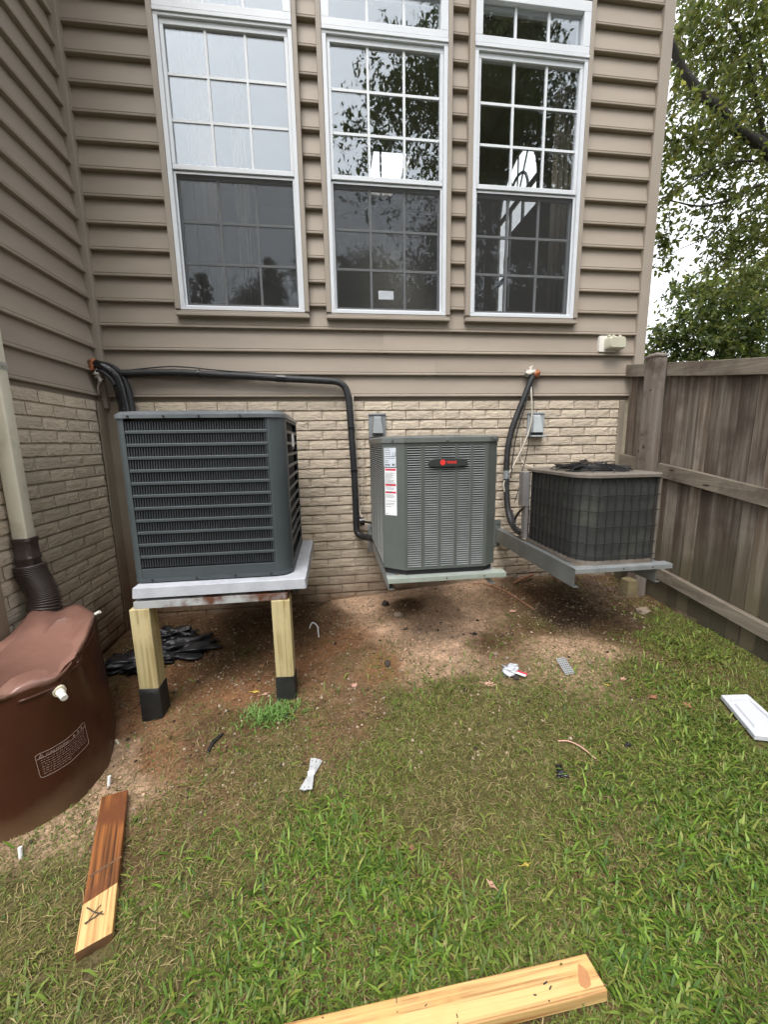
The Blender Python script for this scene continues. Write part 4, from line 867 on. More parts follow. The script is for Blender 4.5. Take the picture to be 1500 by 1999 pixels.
l3 = thing('refrigerant_line', 'black line with pale cables hanging from the orange sealed hole to the old condenser', 'pipe', (1.15, -.05, 1.0), 'black insulated refrigerant lines')
MB().tube(smooth_path([(1.268, .0, 1.648), (1.262, -.03, 1.630), (1.232, -.034, 1.55), (1.185, -.034, 1.43), (1.128, -.036, 1.28), (1.096, -.040, 1.14), (1.085, -.045, 1.0), (1.083, -.055, .90), (1.082, -.07, .80), (1.082, -.10, .68), (1.082, -.15, .60), (1.078, -.22, .560), (1.075, -.30, .545), (1.075, -.38, .545)], 6), .0215, 10, jit=.03).build('insulation', M['foam'], l3, smooth='all')
tp = MB(); tp.cyl((1.0835, -.050, .955), (1.083, -.056, .895), .0228, 12); tp.build('bare_patch', M['galv'], l3, smooth=True)
for i, pts in enumerate(([(1.262, -.02, 1.625), (1.252, -.055, 1.50), (1.262, -.06, 1.38), (1.245, -.06, 1.25), (1.19, -.055, 1.10), (1.115, -.06, .96), (1.062, -.065, .87), (1.066, -.075, .80), (1.10, -.10, .70)],
        [(1.255, -.02, 1.62), (1.215, -.055, 1.45), (1.155, -.058, 1.25), (1.125, -.06, 1.05), (1.112, -.07, .90)], [(1.268, -.02, 1.61), (1.275, -.05, 1.45), (1.262, -.045, 1.25), (1.235, -.05, 1.05), (1.20, -.06, .94), (1.18, -.075, .84), (1.13, -.11, .72)])):
    MB().tube(smooth_path(pts, 6), (.0055, .004, .0028)[i], 6).build('cable', M[('wirewhite', 'foam', 'foam')[i]], l3, smooth='all')
MB().tube(smooth_path([(1.205, -.015, 1.20), (1.208, -.015, 1.10), (1.220, -.02, 1.02), (1.245, -.10, .985), (1.26, -.2, .97)], 6), .005, 6).build('cable', M['wirewhite'], l3, smooth='all')
MB().tube(smooth_path([(1.06, -.40, .73), (1.05, -.36, .70), (1.06, -.28, .64), (1.075, -.24, .60)], 6), .008, 8).build('whip', M['foam'], l3, smooth='all'); MB().tube(smooth_path([(1.07, -.42, .56), (1.04, -.36, .57), (1.05, -.28, .62), (1.07, -.2, .68)], 6), .006, 8).build('whip', M['foam'], l3, smooth='all')
sl = MB(); blob(sl, (1.297, -.022, 1.655), (.030, .022, .026), 14, 10, .45, 8, freq=5); sl.build('foam_seal', M['orange'], l3, smooth='all')
sl = MB(); blob(sl, (1.250, -.026, 1.660), (.036, .022, .022), 14, 10, .5, 9, freq=5); blob(sl, (1.255, -.024, 1.682), (.015, .012, .022), 10, 8, .5, 10, freq=5); sl.build('caulk_lump', M['cloth'], l3, smooth='all')

# ------------------------------------------------------------------ small fittings on the wall
def hood(label, x0, x1, z0, z1, m, mf, open_bottom):
    t = thing('wall_vent', label, 'vent', ((x0 + x1) / 2, 0, z0), 'grey vents on the brick')
    b = MB(); b.box(x0, x1, -.012, .008, z0, z1); b.box(x0, x1, -.020, -.0125, z1 - .012, z1); b.build('vent_plate', m, t, bevel=.002)
    xa, xb, w = x0 + .022, x1 - .022, .012
    h = MB(); zt2, zb2 = z1 - .018, z0 + .03
    h.add([(xa + .012, -.0125, zt2), (xb - .012, -.0125, zt2), (xb, -.0125, zb2), (xa, -.0125, zb2), (xa + .018, -.032, zt2 - .014), (xb - .018, -.032, zt2 - .014), (xb - .003, -.058, zb2), (xa + .003, -.058, zb2)], [(0, 1, 5, 4), (4, 5, 6, 7), (0, 4, 7, 3), (1, 2, 6, 5), (0, 3, 2, 1)])
    h.build('hood', mf, t, bevel=.002)
    if open_bottom: MB().box(xa + .004, xb - .004, -.050, -.0126, zb2 - .030, zb2 - .0005).build('opening', M['dark'], t); MB().box(x0 + .01, x1 - .006, -.062, -.0126, z0 - .004, z0 + .008 - .009 + .008).build('sill', mf, t, bevel=.002)
hood('dark grey flared wall vent showing above the middle condenser', .058, .182, 1.215, 1.383, M['ventgrey'], M['ventgrey'], False)
hood('light grey hooded vent with black opening beside the hanging cables', 1.257, 1.386, 1.205, 1.383, M['ventlight'], M['ventlight'], True)
oc_ = thing('outlet_cover', 'hazy plastic outlet cover on a white plate near the fence corner', 'outlet cover', (1.88, 0, 1.82))
b = MB(); b.rings([[(x, y, z) for x, z in rrect(1.789, 1.930, 1.818, 1.930, .010, 4)] for y in (.012, -.012)]); b.build('plate', M['whitepl'], oc_, smooth=True)
b = MB(); rs = []
for y, e in ((-.0125, .0), (-.060, .004), (-.074, .012)): rs.append([(x, y, z) for x, z in rrect(1.828 + e, 1.968 - e, 1.826 + e, 1.918 - e, .016, 4)])
b.rings(rs); b.build('cover', M['clear'], oc_, smooth=True, angle=45)
for x in (1.842, 1.876, 1.930): MB().cyl((x - .009, -.040, 1.922), (x + .009, -.040, 1.922), .008, 10).build('hinge', M['clear'], oc_, smooth=True)
# ------------------------------------------------------------------ downspout, hose and rain barrel
ds = thing('downspout', 'cream rectangular downspout strapped to the left wall', 'downspout', (-1.63, -.92, .72))
d = MB(); d.rings([[(x, y, z) for x, y in rrect(-1.664, -1.600, -.945, -.885, .008, 3)] for z in (.742, 4.6)]); d.build('pipe', M['cream'], ds, smooth=True, angle=35)
s = MB()
for z in (1.515, 3.4): s.rings([[(x, y, zz) for x, y in rrect(-1.667, -1.5975, -.9475, -.8825, .008, 3)] for zz in (z, z + .030)]); s.cyl((-1.598, -.915, z + .015), (-1.594, -.915, z + .015), .006, 8)
s.build('strap', M['strap'], ds)
hz = thing('drain_hose', 'dark brown corrugated hose joining downspout to barrel', 'hose', (-1.6, -.93, .42))
h = MB(); rs = []
for z, e in ((.775, .010), (.762, .012), (.755, .008), (.690, .008), (.684, .012), (.676, .012), (.668, .008), (.640, .010)): rs.append([(x, y, z) for x, y in rrect(-1.667 - e * .1, -1.600 + e, -.945 - e, -.885 + e, .018, 4)])
h.rings(rs); h.build('adaptor', M['corr'], hz, smooth=True, angle=40)
ctr = smooth_path([(-1.628, -.916, .645), (-1.624, -.916, .60), (-1.612, -.912, .555), (-1.595, -.910, .510), (-1.585, -.918, .455), (-1.590, -.935, .38)], 12); pr = []; pp = []
for i, p in enumerate(ctr): pp.append(p); pr.append(.056 + (.0045 if i % 3 == 0 else -.003 if i % 3 == 1 else .001))
# finer ribs
c2 = []; r2 = []
for a, b in zip(ctr[::2], ctr[2::2]):
    c2 += [a, a.lerp(b, .22), a.lerp(b, .4), a.lerp(b, .78)]; r2 += [.0535, .0535, .0625, .0625]
hh = MB(); hh.tube(c2[::1], r2, 20); hh.build('corrugated_hose', M['corr'], hz, smooth='all')

rb = thing('rain_barrel', 'brown collapsible rain barrel with printed caution panel and white spigot', 'rain barrel', (-1.43, -1.22, -.2))
bot = [(-1.46, -1.53), (-1.33, -1.49), (-1.245, -1.415), (-1.212, -1.30), (-1.225, -1.20), (-1.268, -1.09), (-1.33, -.98), (-1.45, -.94), (-1.56, -.97), (-1.61, -1.1), (-1.615, -1.3), (-1.575, -1.48)]
top = [(-1.48, -1.52, .345), (-1.365, -1.50, .340), (-1.265, -1.40, .338), (-1.275, -1.27, .348), (-1.300, -1.15, .358), (-1.340, -1.02, .368), (-1.395, -.90, .378), (-1.50, -.87, .385), (-1.59, -.92, .385), (-1.622, -1.08, .38), (-1.622, -1.3, .36), (-1.585, -1.47, .35)]
def closed(pts, n=4, k=.5):
    P = [Vector(p) for p in pts]; N = len(P); out = []
    for i in range(N):
        p0, p1, p2, p3 = P[i - 1], P[i], P[(i + 1) % N], P[(i + 2) % N]
        for q in range(n):
            t = q / n; cr_ = .5 * ((2 * p1) + (p2 - p0) * t + (2 * p0 - 5 * p1 + 4 * p2 - p3) * t * t + (3 * p1 - p0 - 3 * p2 + p3) * t ** 3); out.append(p1.lerp(p2, t) * (1 - k) + cr_ * k)
    return out
bot = [(x, y, gh(x, y) - .03) for x, y in bot]
Bc, Tc = closed(bot, 4, 1.0), closed(top, 4, .55); NB = len(Bc); cen = Vector((-1.43, -1.21, 0))
def side(i, t):
    """surface of the barrel at outline index i (float) and height share t"""
    i0 = int(math.floor(i)) % NB; f = i - math.floor(i); a = Bc[i0].lerp(Bc[(i0 + 1) % NB], f); b = Tc[i0].lerp(Tc[(i0 + 1) % NB], f)
    p = a.lerp(b, t); out = Vector((p.x - cen.x, p.y - cen.y, 0)).normalized()
    wob = .004 * math.sin(i * 1.7 + t * 6) * t + .006 * math.sin(t * math.pi) + .007 * math.sin(i * 1.05 + 1) * max(0, t - .75) * 4
    return p + out * wob
rs = [[side(i, t) for i in range(NB)] for t in (0, .08, .2, .35, .5, .65, .78, .86, .92, .96, 1.0)]
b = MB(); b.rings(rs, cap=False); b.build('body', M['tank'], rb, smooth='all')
lid_ = MB(); rs = []; cen3 = Vector((-1.46, -1.2, .352))
for k, (q, dz) in enumerate(((1.012, -.016), (1.016, .0), (1.0, .007), (.93, .004), (.80, .002), (.62, .002), (.42, .002), (.2, .0))):
    ring = []
    for i in range(NB):
        p = cen3.lerp(Tc[i], q); z = p.z + dz + .003 + .006 * math.sin(i * .9 + k) * (k > 1)
        hx = math.hypot((p.x + 1.575) / 1.0, (p.y + .945) / 1.1); z += .060 * math.exp(-(hx / .085) ** 2)
        z += (.010 * math.sin((p.x * 3 + p.y * 2) * 9) + .006 * math.sin(p.x * 41 + 1.3 * math.sin(p.y * 17)) * (1 if hx < .25 else .35)) * (k > 1) - .022 * max(0, 1 - math.hypot(p.x + 1.42, p.y + 1.28) / .22)
        ring.append((p.x, p.y, z))
    rs.append(ring)
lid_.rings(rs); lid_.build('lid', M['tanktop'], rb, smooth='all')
# rim seam, spigot, small plugs
fold = MB()
for (i0, i1, dz) in ((12, 26, -.012), (5, 13, -.020)):
    fold.tube([side(i, .97) + Vector((0, 0, dz)) for i in np.linspace(i0, i1, 16)], .007, 6)
fold.build('rim_fold', M['tank'], rb, smooth='all')
vp = side(8.2, .90); vo = Vector((vp.x - cen.x, vp.y - cen.y, 0)).normalized(); vo = (vo + Vector((.35, -.2, -.25))).normalized()
v = MB(); v.cyl(vp - vo * .004, vp + vo * .010, .021, 18); v.build('spigot_flange', M['ivory'], rb, smooth=True)
v = MB(); v.cyl(vp + vo * .010, vp + vo * .030, .014, 16); v.cyl(vp + vo * .030, vp + vo * .056, .0115, 16); v.build('spigot', M['whitepl'], rb, smooth=True)
v = MB(); q = Tc[23] + Vector((.008, .0, .010)); v.cyl(q, q + Vector((.022, -.004, .012)), .008, 10); v.build('plug', M['whitepl'], rb, smooth=True)
v = MB(); q = Bc[18] + Vector((.006, .0, .055)); v.cyl(q, q + Vector((.010, -.002, -.022)), .006, 10); v.build('plug', M['ivory'], rb, smooth=True)
# caution panel printed on the side
CI0, CI1, CT0, CT1 = 5.1, 10.75, .38, .55
def onside(u, w, off=.0016):
    i = CI0 + (CI1 - CI0) * u; t = CT0 + (CT1 - CT0) * w; p = side(i, t); return p + Vector((p.x - cen.x, p.y - cen.y, 0)).normalized() * off
pn = MB()
def pline(u0, w0, u1, w1, hw=.0009, n=8):
    pts = [onside(u0 + (u1 - u0) * k / n, w0 + (w1 - w0) * k / n) for k in range(n + 1)]; pn.tube(pts, hw, 4)
for a in ((0, .06, 0, .95), (1, .06, 1, .95), (.04, 1, .97, 1), (.04, 0, .97, 0), (0, .80, 1, .80), (0, .95, .04, 1), (1, .95, .97, 1), (0, .06, .04, 0), (1, .06, .97, 0)): pline(*a)
rr_ = random.Random(4)
for k in range(7):
    u = .06
    while u < (.93 if k < 6 else .5):
        w = rr_.uniform(.02, .07); pline(u, .70 - k * .095, min(u + w, .95), .70 - k * .095, .0006, 2); u += w + .018
for a in ((.05, .83, .085, .96), (.085, .96, .12, .83), (.05, .83, .12, .83), (.085, .87, .085, .92)): pline(*a, .0008, 3)
tv, tf = text_geo('CAUTION!!', 1.0, .02); tw2 = max(q[0] for q in tv)
pn.add([onside(.16 + .40 * q[0] / tw2, .835 + .12 * q[1], .0022) for q in tv], tf)
for u in (.68, .79, .89): 
    c_ = [onside(u + .022 * math.cos(a), .90 + .055 * math.sin(a), .002) for a in [2 * math.pi * i / 10 for i in range(10)]]; pn.add(c_, [tuple(range(10))])
pn.build('caution_print', M['print'], rb)

# ------------------------------------------------------------------ fence
FA = .0437
def fx(y, d=0.0): return 2.030 - FA * y + d           # d = distance behind the rail face
def fz(y, z0, s): return z0 + s * y
fence = thing('fence', 'weathered grey board fence running from the house corner past the old condenser', 'fence', (2.05, -1.0, -.1))
for (z0, s, h, th) in ((1.729, .145, .088, .036), (1.064, .152, .094, .036), (.332, .138, .080, .036)):
    for (ya, yb) in ((-.004, -.262), (-.372, -4.6)):
        if z0 < .5 and ya > -.1: pass
        n = 1; mb = MB(); rs = []
        for y in np.linspace(ya, yb, 2 if ya > -.1 else 14):
            j = random.uniform(-.002, .002); z = fz(y, z0, s) + j; rs.append([(fx(y, 0), y, z - h), (fx(y, 0), y, z), (fx(y, th), y, z), (fx(y, th), y, z - h)])
        mb.rings(rs); mb.build('rail', M['rail'], fence, bevel=.003)
def post(y, x0, ztop, nm='post'):
    p = MB(); w = .090; a = (x0, y - w / 2); zz = gh(2.0, y) - .2
    base = [(x0, y - w / 2), (x0 + w, y - w / 2), (x0 + w, y + w / 2), (x0, y + w / 2)]; c_ = Vector((x0 + w / 2, y, 0))
    lean = lambda z: Vector((-.008 * (z - .8), 0, 0))
    p.rings([[Vector((q[0], q[1], z)) + lean(z) for q in base] for z in (zz, .5, 1.0, ztop)]); o = p.build('post', M['post'], fence, bevel=.004)
    c = MB(); e = .006
    c.rings([[Vector((c_.x + (q[0] - c_.x) * k, c_.y + (q[1] - c_.y) * k, z)) + lean(z) for q in base] for k, z in ((1.10, ztop + .001), (1.12, ztop + .012), (.55, ztop + .028), (.12, ztop + .034))]); c.build('post_cap', M['post'], o)
    return o
pst = post(-.318, 1.968, 1.715); post(-2.75, 2.085, 1.35); post(-4.5, 2.16, 1.1)
y = -.010; bi = 0; BW = random.Random(9)
wid = [.062, .075, .080, .086, .083]
while y > -4.6:
    w = BW.uniform(.074, .090); y0, y1 = y - .003 - BW.uniform(0, .0035), y - w; y = y1; ym = (y0 + y1) / 2
    zt_ = fz(ym, 1.729, .145) + BW.uniform(-.012, .002); zb_ = gt(2.03, max(ym, -2.9)) - BW.uniform(-.012, .03); dj = BW.uniform(-.001, .013); tw = BW.uniform(-.004, .004); th = .016
    mb = MB(); rs = []; c0 = BW.uniform(-.002, .002)
    for z, k in ((zb_, 0), ((zb_ + zt_) / 2, 1), (zt_, 2)):
        o_ = .0375 + dj; cu_ = c0 * (k == 1)
        rs.append([(fx(y0, o_ + cu_ + tw * .0), y0, z), (fx(ym, o_ + .001 + cu_), ym, z), (fx(y1, o_ + cu_ + abs(tw)), y1, z), (fx(y1, o_ + th + abs(tw)), y1, z), (fx(y0, o_ + th), y0, z)])
    mb.rings(rs); o = mb.build('fence_board', M['fence'], fence)
kn = MB()
def knot(p, ax, up, rx, rz):
    p, ax, up = Vector(p), Vector(ax), Vector(up); n = ax.cross(up).normalized(); kn.add([p + ax * rx * math.cos(a) + up * rz * math.sin(a) for a in [2 * math.pi * i / 12 for i in range(12)]] + [p + n * (-.0025)], [(i, (i + 1) % 12, 12) for i in range(12)])
for yk, zk, a, b in ((-.49, .965, .020, .008), (-.74, .888, .026, .006), (-.62, 1.600, .005, .005)): knot((fx(yk, -.0012), yk, zk), (0, 1, 0), (0, 0, 1), a, b)
for zk, yk, q in ((1.50, -.345, .006), (1.20, -.30, .006), (1.12, -.325, .011), (1.09, -.285, .008)): knot((1.9665 - .008 * (zk - .8), yk, zk), (0, 1, 0), (0, 0, 1), q, q * 1.3)
kn.build('knots', M['knot'], fence); bpy.data.objects['knots']['kind'] = 'stuff'

# ------------------------------------------------------------------ lumber on the lawn
def plank(label, p0, p1, width, th, mats, lift=.0, cut0=0.0, cut1=0.0, roll=0.0):
    """board lying from p0 to p1 (centre line of the top face)"""
    p0, p1 = Vector(p0), Vector(p1); t = (p1 - p0).normalized(); up = Vector((0, 0, 1)); sd_ = up.cross(t).normalized(); up = t.cross(sd_).normalized(); L_ = (p1 - p0).length
    mb = MB(); hw = width / 2; n = 10; rs = []
    for k in range(n + 1):
        x = L_ * k / n
        sl = (cut0 if k == 0 else cut1 if k == n else 0)
        rs.append([(x - sl, -hw, -th), (x + sl, hw, -th), (x + sl, hw, 0), (x - sl, -hw, 0)])
    mb.rings(rs)
    for f in range(len(mb.f) - 2, len(mb.f)): mb.m[f] = 1
    o = mb.build('plank', mats, None, bevel=.003, loc=(0, 0, 0)); o.matrix_world = Matrix((t, sd_, up)).transposed().to_4x4(); o.location = p0; ORG[o.name] = p0
    return tag(o, label, 'board', 'offcuts of lumber on the lawn'), p0, t, sd_, up
GB = 'offcuts of lumber on the lawn'
o, p0, t, s_, u_ = plank('long yellow pine board lying across the grass at the bottom', (-.95, -2.192, -.196), (.392, -2.196, -.122), .074, .034, [M['newplank'], M['newplank']], cut1=-.004)
mb = MB(); c = p0 + t * 1.305 + u_ * .0008
mb.add([c + t * a + s_ * b for a, b in ((-.016, -.018), (-.008, -.025), (.002, -.024), (.010, -.021), (.015, -.010), (.017, .004), (.012, .013), (.005, .021), (-.001, .016), (-.005, .007), (-.011, -.002), (-.015, -.010))], [tuple(range(12))]); sp_ = mb.build('resin_stain', M['stain'], None, loc=(0, 0, 0)); sp_.parent = o; sp_.matrix_parent_inverse = o.matrix_world.inverted(); bpy.context.view_layer.update(); sp_.matrix_parent_inverse = o.matrix_world.inverted()
ds_ = MB(); rq = random.Random(12)
for i in range(24):
    c = p0 + t * rq.uniform(.45, 1.28) + s_ * rq.uniform(-.034, .034) + u_ * .0006; a = rq.uniform(0, 3.1); d = (t * math.cos(a) + s_ * math.sin(a)) * rq.uniform(.0012, .006); e = (s_ * math.cos(a) - t * math.sin(a)) * rq.uniform(.0007, .0016); ds_.obox(c, d, e, u_ * .0005)
ds_ = ds_.build('dirt_specks', M['clod'], None, loc=(0, 0, 0)); ds_.parent = o; ds_.matrix_parent_inverse = o.matrix_world.inverted(); ds_['kind'] = 'stuff'
# the shorter board: dark and wet along most of its length, dry and yellow at the near end
def short_board():
    a, b = Vector((-1.098, -1.438, -.146)), Vector((-.925, -1.910, -.188)); t = (b - a).normalized(); sd_ = Vector((0, 0, 1)).cross(t).normalized(); up = t.cross(sd_).normalized(); L_ = (b - a).length
    mb = MB(); hw, th = .0435, .034; rs = []; cuts = [(0, .004), (.12, 0), (.25, 0), (.36, 0), (.372, -.012), (L_, -.004)]
    for x, sl in cuts: rs.append([(x - sl, -hw, -th), (x + sl, hw, -th), (x + sl, hw, 0), (x - sl, -hw, 0)])
    mb.rings(rs); n = 4
    for i in range(len(mb.f)):
        if i < (len(cuts) - 1) * n: mb.m[i] = 1 if i // n >= 4 else 0
        else: mb.m[i] = 2
    o = mb.build('plank', [M['wetplank'], M['newplank'], M['endgrain']], None, bevel=.002, loc=(0, 0, 0)); o.matrix_world = Matrix((t, sd_, up)).transposed().to_4x4(); o.location = a; ORG[o.name] = a
    tag(o, 'short board beside the barrel, dark stained with a bright yellow near end', 'board', GB)
    cr_ = MB(); cr_.obox((.29, .004, .0006), (.0035, .001, 0), (-.012, .042, 0), (0, 0, .0006)); k = cr_.build('crack', M['endgrain'], None, loc=(0, 0, 0)); k.parent = o
    tg = MB(); tg.tube([(.40, -.030, .004), (.425, -.008, .006), (.442, .016, .005)], .0014, 5); tg.tube([(.41, .006, .004), (.425, -.008, .006), (.448, -.026, .004)], .0012, 5); tg.tube([(.442, -.03, .003), (.438, -.005, .004), (.43, .012, .003)], .0015, 5)
    k = tg.build('twig', M['clod'], None, loc=(0, 0, 0)); k.parent = o
short_board()

# ------------------------------------------------------------------ litter on the yard
def leaf_thing(label, x, y, L_, m, rot, curl=.3, star=True, group='fallen leaves on the yard'):
    z = gt(x, y) + .006; n = 14; mb = MB(); pts = []
    for i in range(n):
        a = 2 * math.pi * i / n; q = (1.0 if i % 2 == 0 else (.55 if star else .85)) * (1 if abs(math.sin(a)) < .3 else (.75 if star else .45)); pts.append((q * math.cos(a), q * math.sin(a)))
    R_ = Matrix.Rotation(rot, 3, 'Z'); vs = []
    for (a, b) in pts + [(0, 0)]:
        v = R_ @ Vector((a * L_ / 2, b * L_ / 2, L_ * curl * (.35 * b * b + .25 * a * a))); vs.append((x + v.x, y + v.y, z + v.z))
    vs2 = [(p[0], p[1], p[2] + .0012) for p in vs]
    mb.add(vs, [(i, (i + 1) % n, n) for i in range(n)]); mb.add(vs2, [(i, n, (i + 1) % n) for i in range(n)][::1])
    st_ = R_ @ Vector((-L_ * .5, 0, .002)); mb.tube([(x + st_.x * .6, y + st_.y * .6, z), (x + st_.x * 1.5, y + st_.y * 1.5, z + .003)], .0012, 5)
    return tag(mb.build('fallen_leaf', m), label, 'leaf', group)
leaf_thing('pinkish dry lobed leaf on the grass left of the crumpled wrapper', .535, -1.155, .075, M['leaf_pink'], -.5)
leaf_thing('dry pinkish leaf on the bare brown strip below the middle condenser', -.140, -1.00, .055, M['leaf_pink'], 1.0, .4)
leaf_thing('small orange leaf on the grass right of the perforated plate', 1.205, -1.235, .045, M['leaf_pink'], .7)
leaf_thing('pale pink curled leaf nearest to the long pine board', .219, -1.955, .042, M['leaf_pink'], 2.2, .5, False)
leaf_thing('yellow leaf in the grass above the long pine board', .343, -1.928, .034, M['leaf_yellow'], .1, .3, False)
leaf_thing('small brown leaf in the green patch at mid lawn', .003, -1.81, .030, M['leaf_dry'], 1.4, .5)
leaf_thing('brown leaf on the grass left of the white panel', 1.365, -1.44, .06, M['leaf_dry'], 1.9, .4)
leaf_thing('dark red brown leaf on the grass below the old condenser', 1.255, -1.37, .055, M['leaf_dry'], .2, .3)
leaf_thing('round green leaf lying flat in the right half of the lawn', .492, -1.912, .040, M['leaf_green'], .5, .2, False)
leaf_thing('tan leaf just behind the right pine post foot', -.600, -.965, .05, M['leaf_pink'], .3, .3, False)
leaf_thing('pale chip shaped leaf between the two post feet', -.655, -.935, .05, M['leaf_yellow'], -.2, .2, False)
leaf_thing('dry orange leaf on the dark soil behind the post feet', -.66, -.72, .05, M['leaf_dry'], .9, .5)
leaf_thing('dry leaf lying flat on the soil between both hung condensers', .95, -.52, .07, M['leaf_pink'], .4, .2)
leaf_thing('tiny yellowish leaf right of the small orange leaf', 1.10, -1.265, .028, M['leaf_yellow'], -.8, .2, False)
# crumpled wrapper with a red printed tail
wr = thing('wrapper', 'crumpled silvery wrapper with a red and white tail', 'wrapper', (.70, -1.11, gt(.70, -1.11)))
z = gt(.70, -1.11); b = MB(); blob(b, (.672, -1.095, z + .018), (.036, .034, .022), 18, 12, .55, 12, freq=4.5); b.tube([(.68, -1.07, z + .03), (.715, -1.066, z + .028), (.735, -1.058, z + .022)], [.013, .008, .002], 7); b.build('foil', M['paper'], wr, smooth='all', angle=30)
b = MB(); d = Vector((.045, -.048, 0)).normalized(); q = Vector((-d.y, d.x, 0)); c = Vector((.712, -1.130, z + .020))
b.obox(c + q * .007, d * .030, q * .007, (0, 0, .003), 0); b.obox(c - q * .0075, d * .028, q * .007, (0, 0, .0025), 1); b.build('printed_tail', [M['red'], M['label']], wr, bevel=.001)
b = MB(); blob(b, (.682, -1.140, z + .006), (.018, .013, .006), 10, 6, .4, 3); b.build('dark_flap', M['clod'], wr)
# perforated plate
pl = MB(); z = gt(.958, -1.14); R_ = Matrix.Rotation(.10, 3, 'Z'); C0 = Vector((.958, -1.125, z + .028)); ax, ay = R_ @ Vector((.024, 0, 0)), R_ @ Vector((0, .040, .021))
nh = 4
for i in range(5):
    for j in range(9):
        pass
for i in range(5): pl.obox(C0 + ax * (-1 + 2 * i / 4), ax * .10, ay, ax.cross(ay).normalized() * .0008)
for j in range(9): pl.obox(C0 + ay * (-1 + 2 * j / 8), ax, ay * .05, ax.cross(ay).normalized() * .0009)
pl = pl.build('nail_plate', M['galv']); tag(pl, 'small perforated steel plate standing in the grass', 'steel plate')
# white moulded panel at the right edge
wp = MB(); q0, q1, q2, q3 = Vector((1.558, -1.425)), Vector((1.700, -1.425)), Vector((1.640, -1.690)), Vector((1.475, -1.650))
cs = [(q.x, q.y, gt(q.x, q.y) + .020) for q in (q0, q1, q2, q3)]; ct = sum((Vector(c) for c in cs), Vector()) / 4
lvl = lambda k, dz: [Vector(ct).lerp(Vector(c), k) + Vector((0, 0, dz)) for c in cs]
wp.rings([lvl(1, -.008), lvl(1, .010), lvl(.96, .013), lvl(.74, .013), lvl(.71, .002), lvl(.60, .002), lvl(.54, .012)]); wp = wp.build('moulded_panel', M['panel'], smooth=False); tag(wp, 'white moulded panel offcut on the grass at the right edge', 'panel')
# crossed galvanised strap ties, tied in the middle
tz = gt(-.341, -1.48) + .016; tie = thing('strap_ties', 'bundle of crossed steel strap ties lying on the lawn', 'strap ties', (-.341, -1.48, tz - .016))
for a, dz, n in ((1.50, .006, 0), (1.22, .003, 1), (1.10, .0, 2)):
    d = Vector((math.cos(a), math.sin(a), .06)).normalized(); q = Vector((-d.y, d.x, 0)).normalized(); c = Vector((-.341, -1.48, tz + dz)); m_ = MB(); m_.obox(c, d * .072, q * .0115, Vector((0, 0, .0008)))
    s = m_.build('strap', M['galvbright'], tie)
    hm = MB()
    for k in (-.062, .058, .030): hm.cyl(c + d * k + q * .003 + Vector((0, 0, .0008)), c + d * k + q * .003 + Vector((0, 0, .0014)), .0022, 8)
    hm.build('nail_holes', M['dark'], s)
MB().obox((-.342, -1.481, tz + .0085), (.0135, .002, 0), (-.001, .010, 0), (0, 0, .0012)).build('band', M['label'], tie)
# black scraps, stones, clods
def lump(name, label, cat, x, y, rad, m, seed, amp=.35, group=None, up=.5):
    b = MB(); z = gt(x, y); blob(b, (x, y, z + rad[2] * up), rad, 14, 9, amp, seed, freq=3); return tag(b.build(name, m, smooth='all'), label, cat, group)
lump('plastic_scrap', 'black scrap of plastic on the lawn right of centre', 'scrap', .620, -1.655, (.022, .030, .010), M['shiny'], 31)
lump('plastic_scrap', 'tiny black scrap in the grass below the white panel', 'scrap', .945, -1.60, (.013, .012, .010), M['boot'], 32)
lump('plastic_scrap', 'little black curl beside the bright grass clump', 'scrap', -.475, -1.125, (.008, .020, .010), M['boot'], 33)
lump('clod', 'dark clod below the middle condenser against the wall', 'clod', .132, -.185, (.026, .022, .022), M['clod'], 34)
lump('clod', 'dark clod at the left rim of the sandy patch', 'clod', .055, -.86, (.018, .024, .016), M['clod'], 35)
lump('clod', 'small black crumb on the ground right of the sandy patch', 'clod', .62, -.70, (.014, .012, .010), M['clod'], 36)
for i, (x, y, s, lb) in enumerate(((1.83, -.62, .045, 'pale rough stone beside the fence foot'), (.66, -.93, .016, 'little reddish stone right of the sandy patch'), (.71, -.97, .014, 'smallest reddish stone above the crumpled wrapper'), (.20, -.36, .034, 'rounded earth coloured stone under the middle condenser'), (.30, -.58, .015, 'flat dark stone inside the sandy patch'))):
    lump('stone', lb, 'stone', x, y, (s, s * .8, s * .5), M['rock'], 41 + i, .3)
b = MB(); b.rings([[(x + random.uniform(-.004, .004), y, z) for x, y in rrect(1.905 + e, 2.00 - e, -.375 + e, -.275 - e, .02, 2)] for z, e in ((-.05, -.01), (.09, .0), (.145, .006), (.155, .02))]); tag(b.build('footing', M['footing'], smooth=True), 'earthy post footing at the base of the fence post', 'footing')
for x, y, a, lb in ((-1.160, -1.365, .6, 'white plastic peg standing at the far end of the stained board'), (-1.333, -1.592, -.3, 'white plastic peg in the grass in front of the barrel')):
    z = gt(x, y); b = MB(); b.cyl((x, y, z - .002), (x + .006 * a, y + .006, z + .036), .0062, 12); tag(b.build('plastic_peg', M['label'], smooth=True), lb, 'peg', 'white pegs on the ground')
# torn black bag and pipe under the stand
bg_ = MB(); blob(bg_, (-1.22, -.43, gh(-1.22, -.43) + .024), (.185, .125, .042), 56, 30, .42, 61, squash=.05, freq=6.5); blob(bg_, (-1.42, -.52, gh(-1.42, -.52) + .020), (.17, .10, .036), 48, 24, .45, 62, squash=.04, freq=7)
blob(bg_, (-1.30, -.33, gh(-1.3, -.33) + .06), (.13, .06, .036), 44, 22, .5, 63, squash=.06, freq=7); tag(bg_.build('plastic_bag', M['bag'], smooth='all'), 'crumpled black plastic bag on the soil behind the left pine post', 'bag')
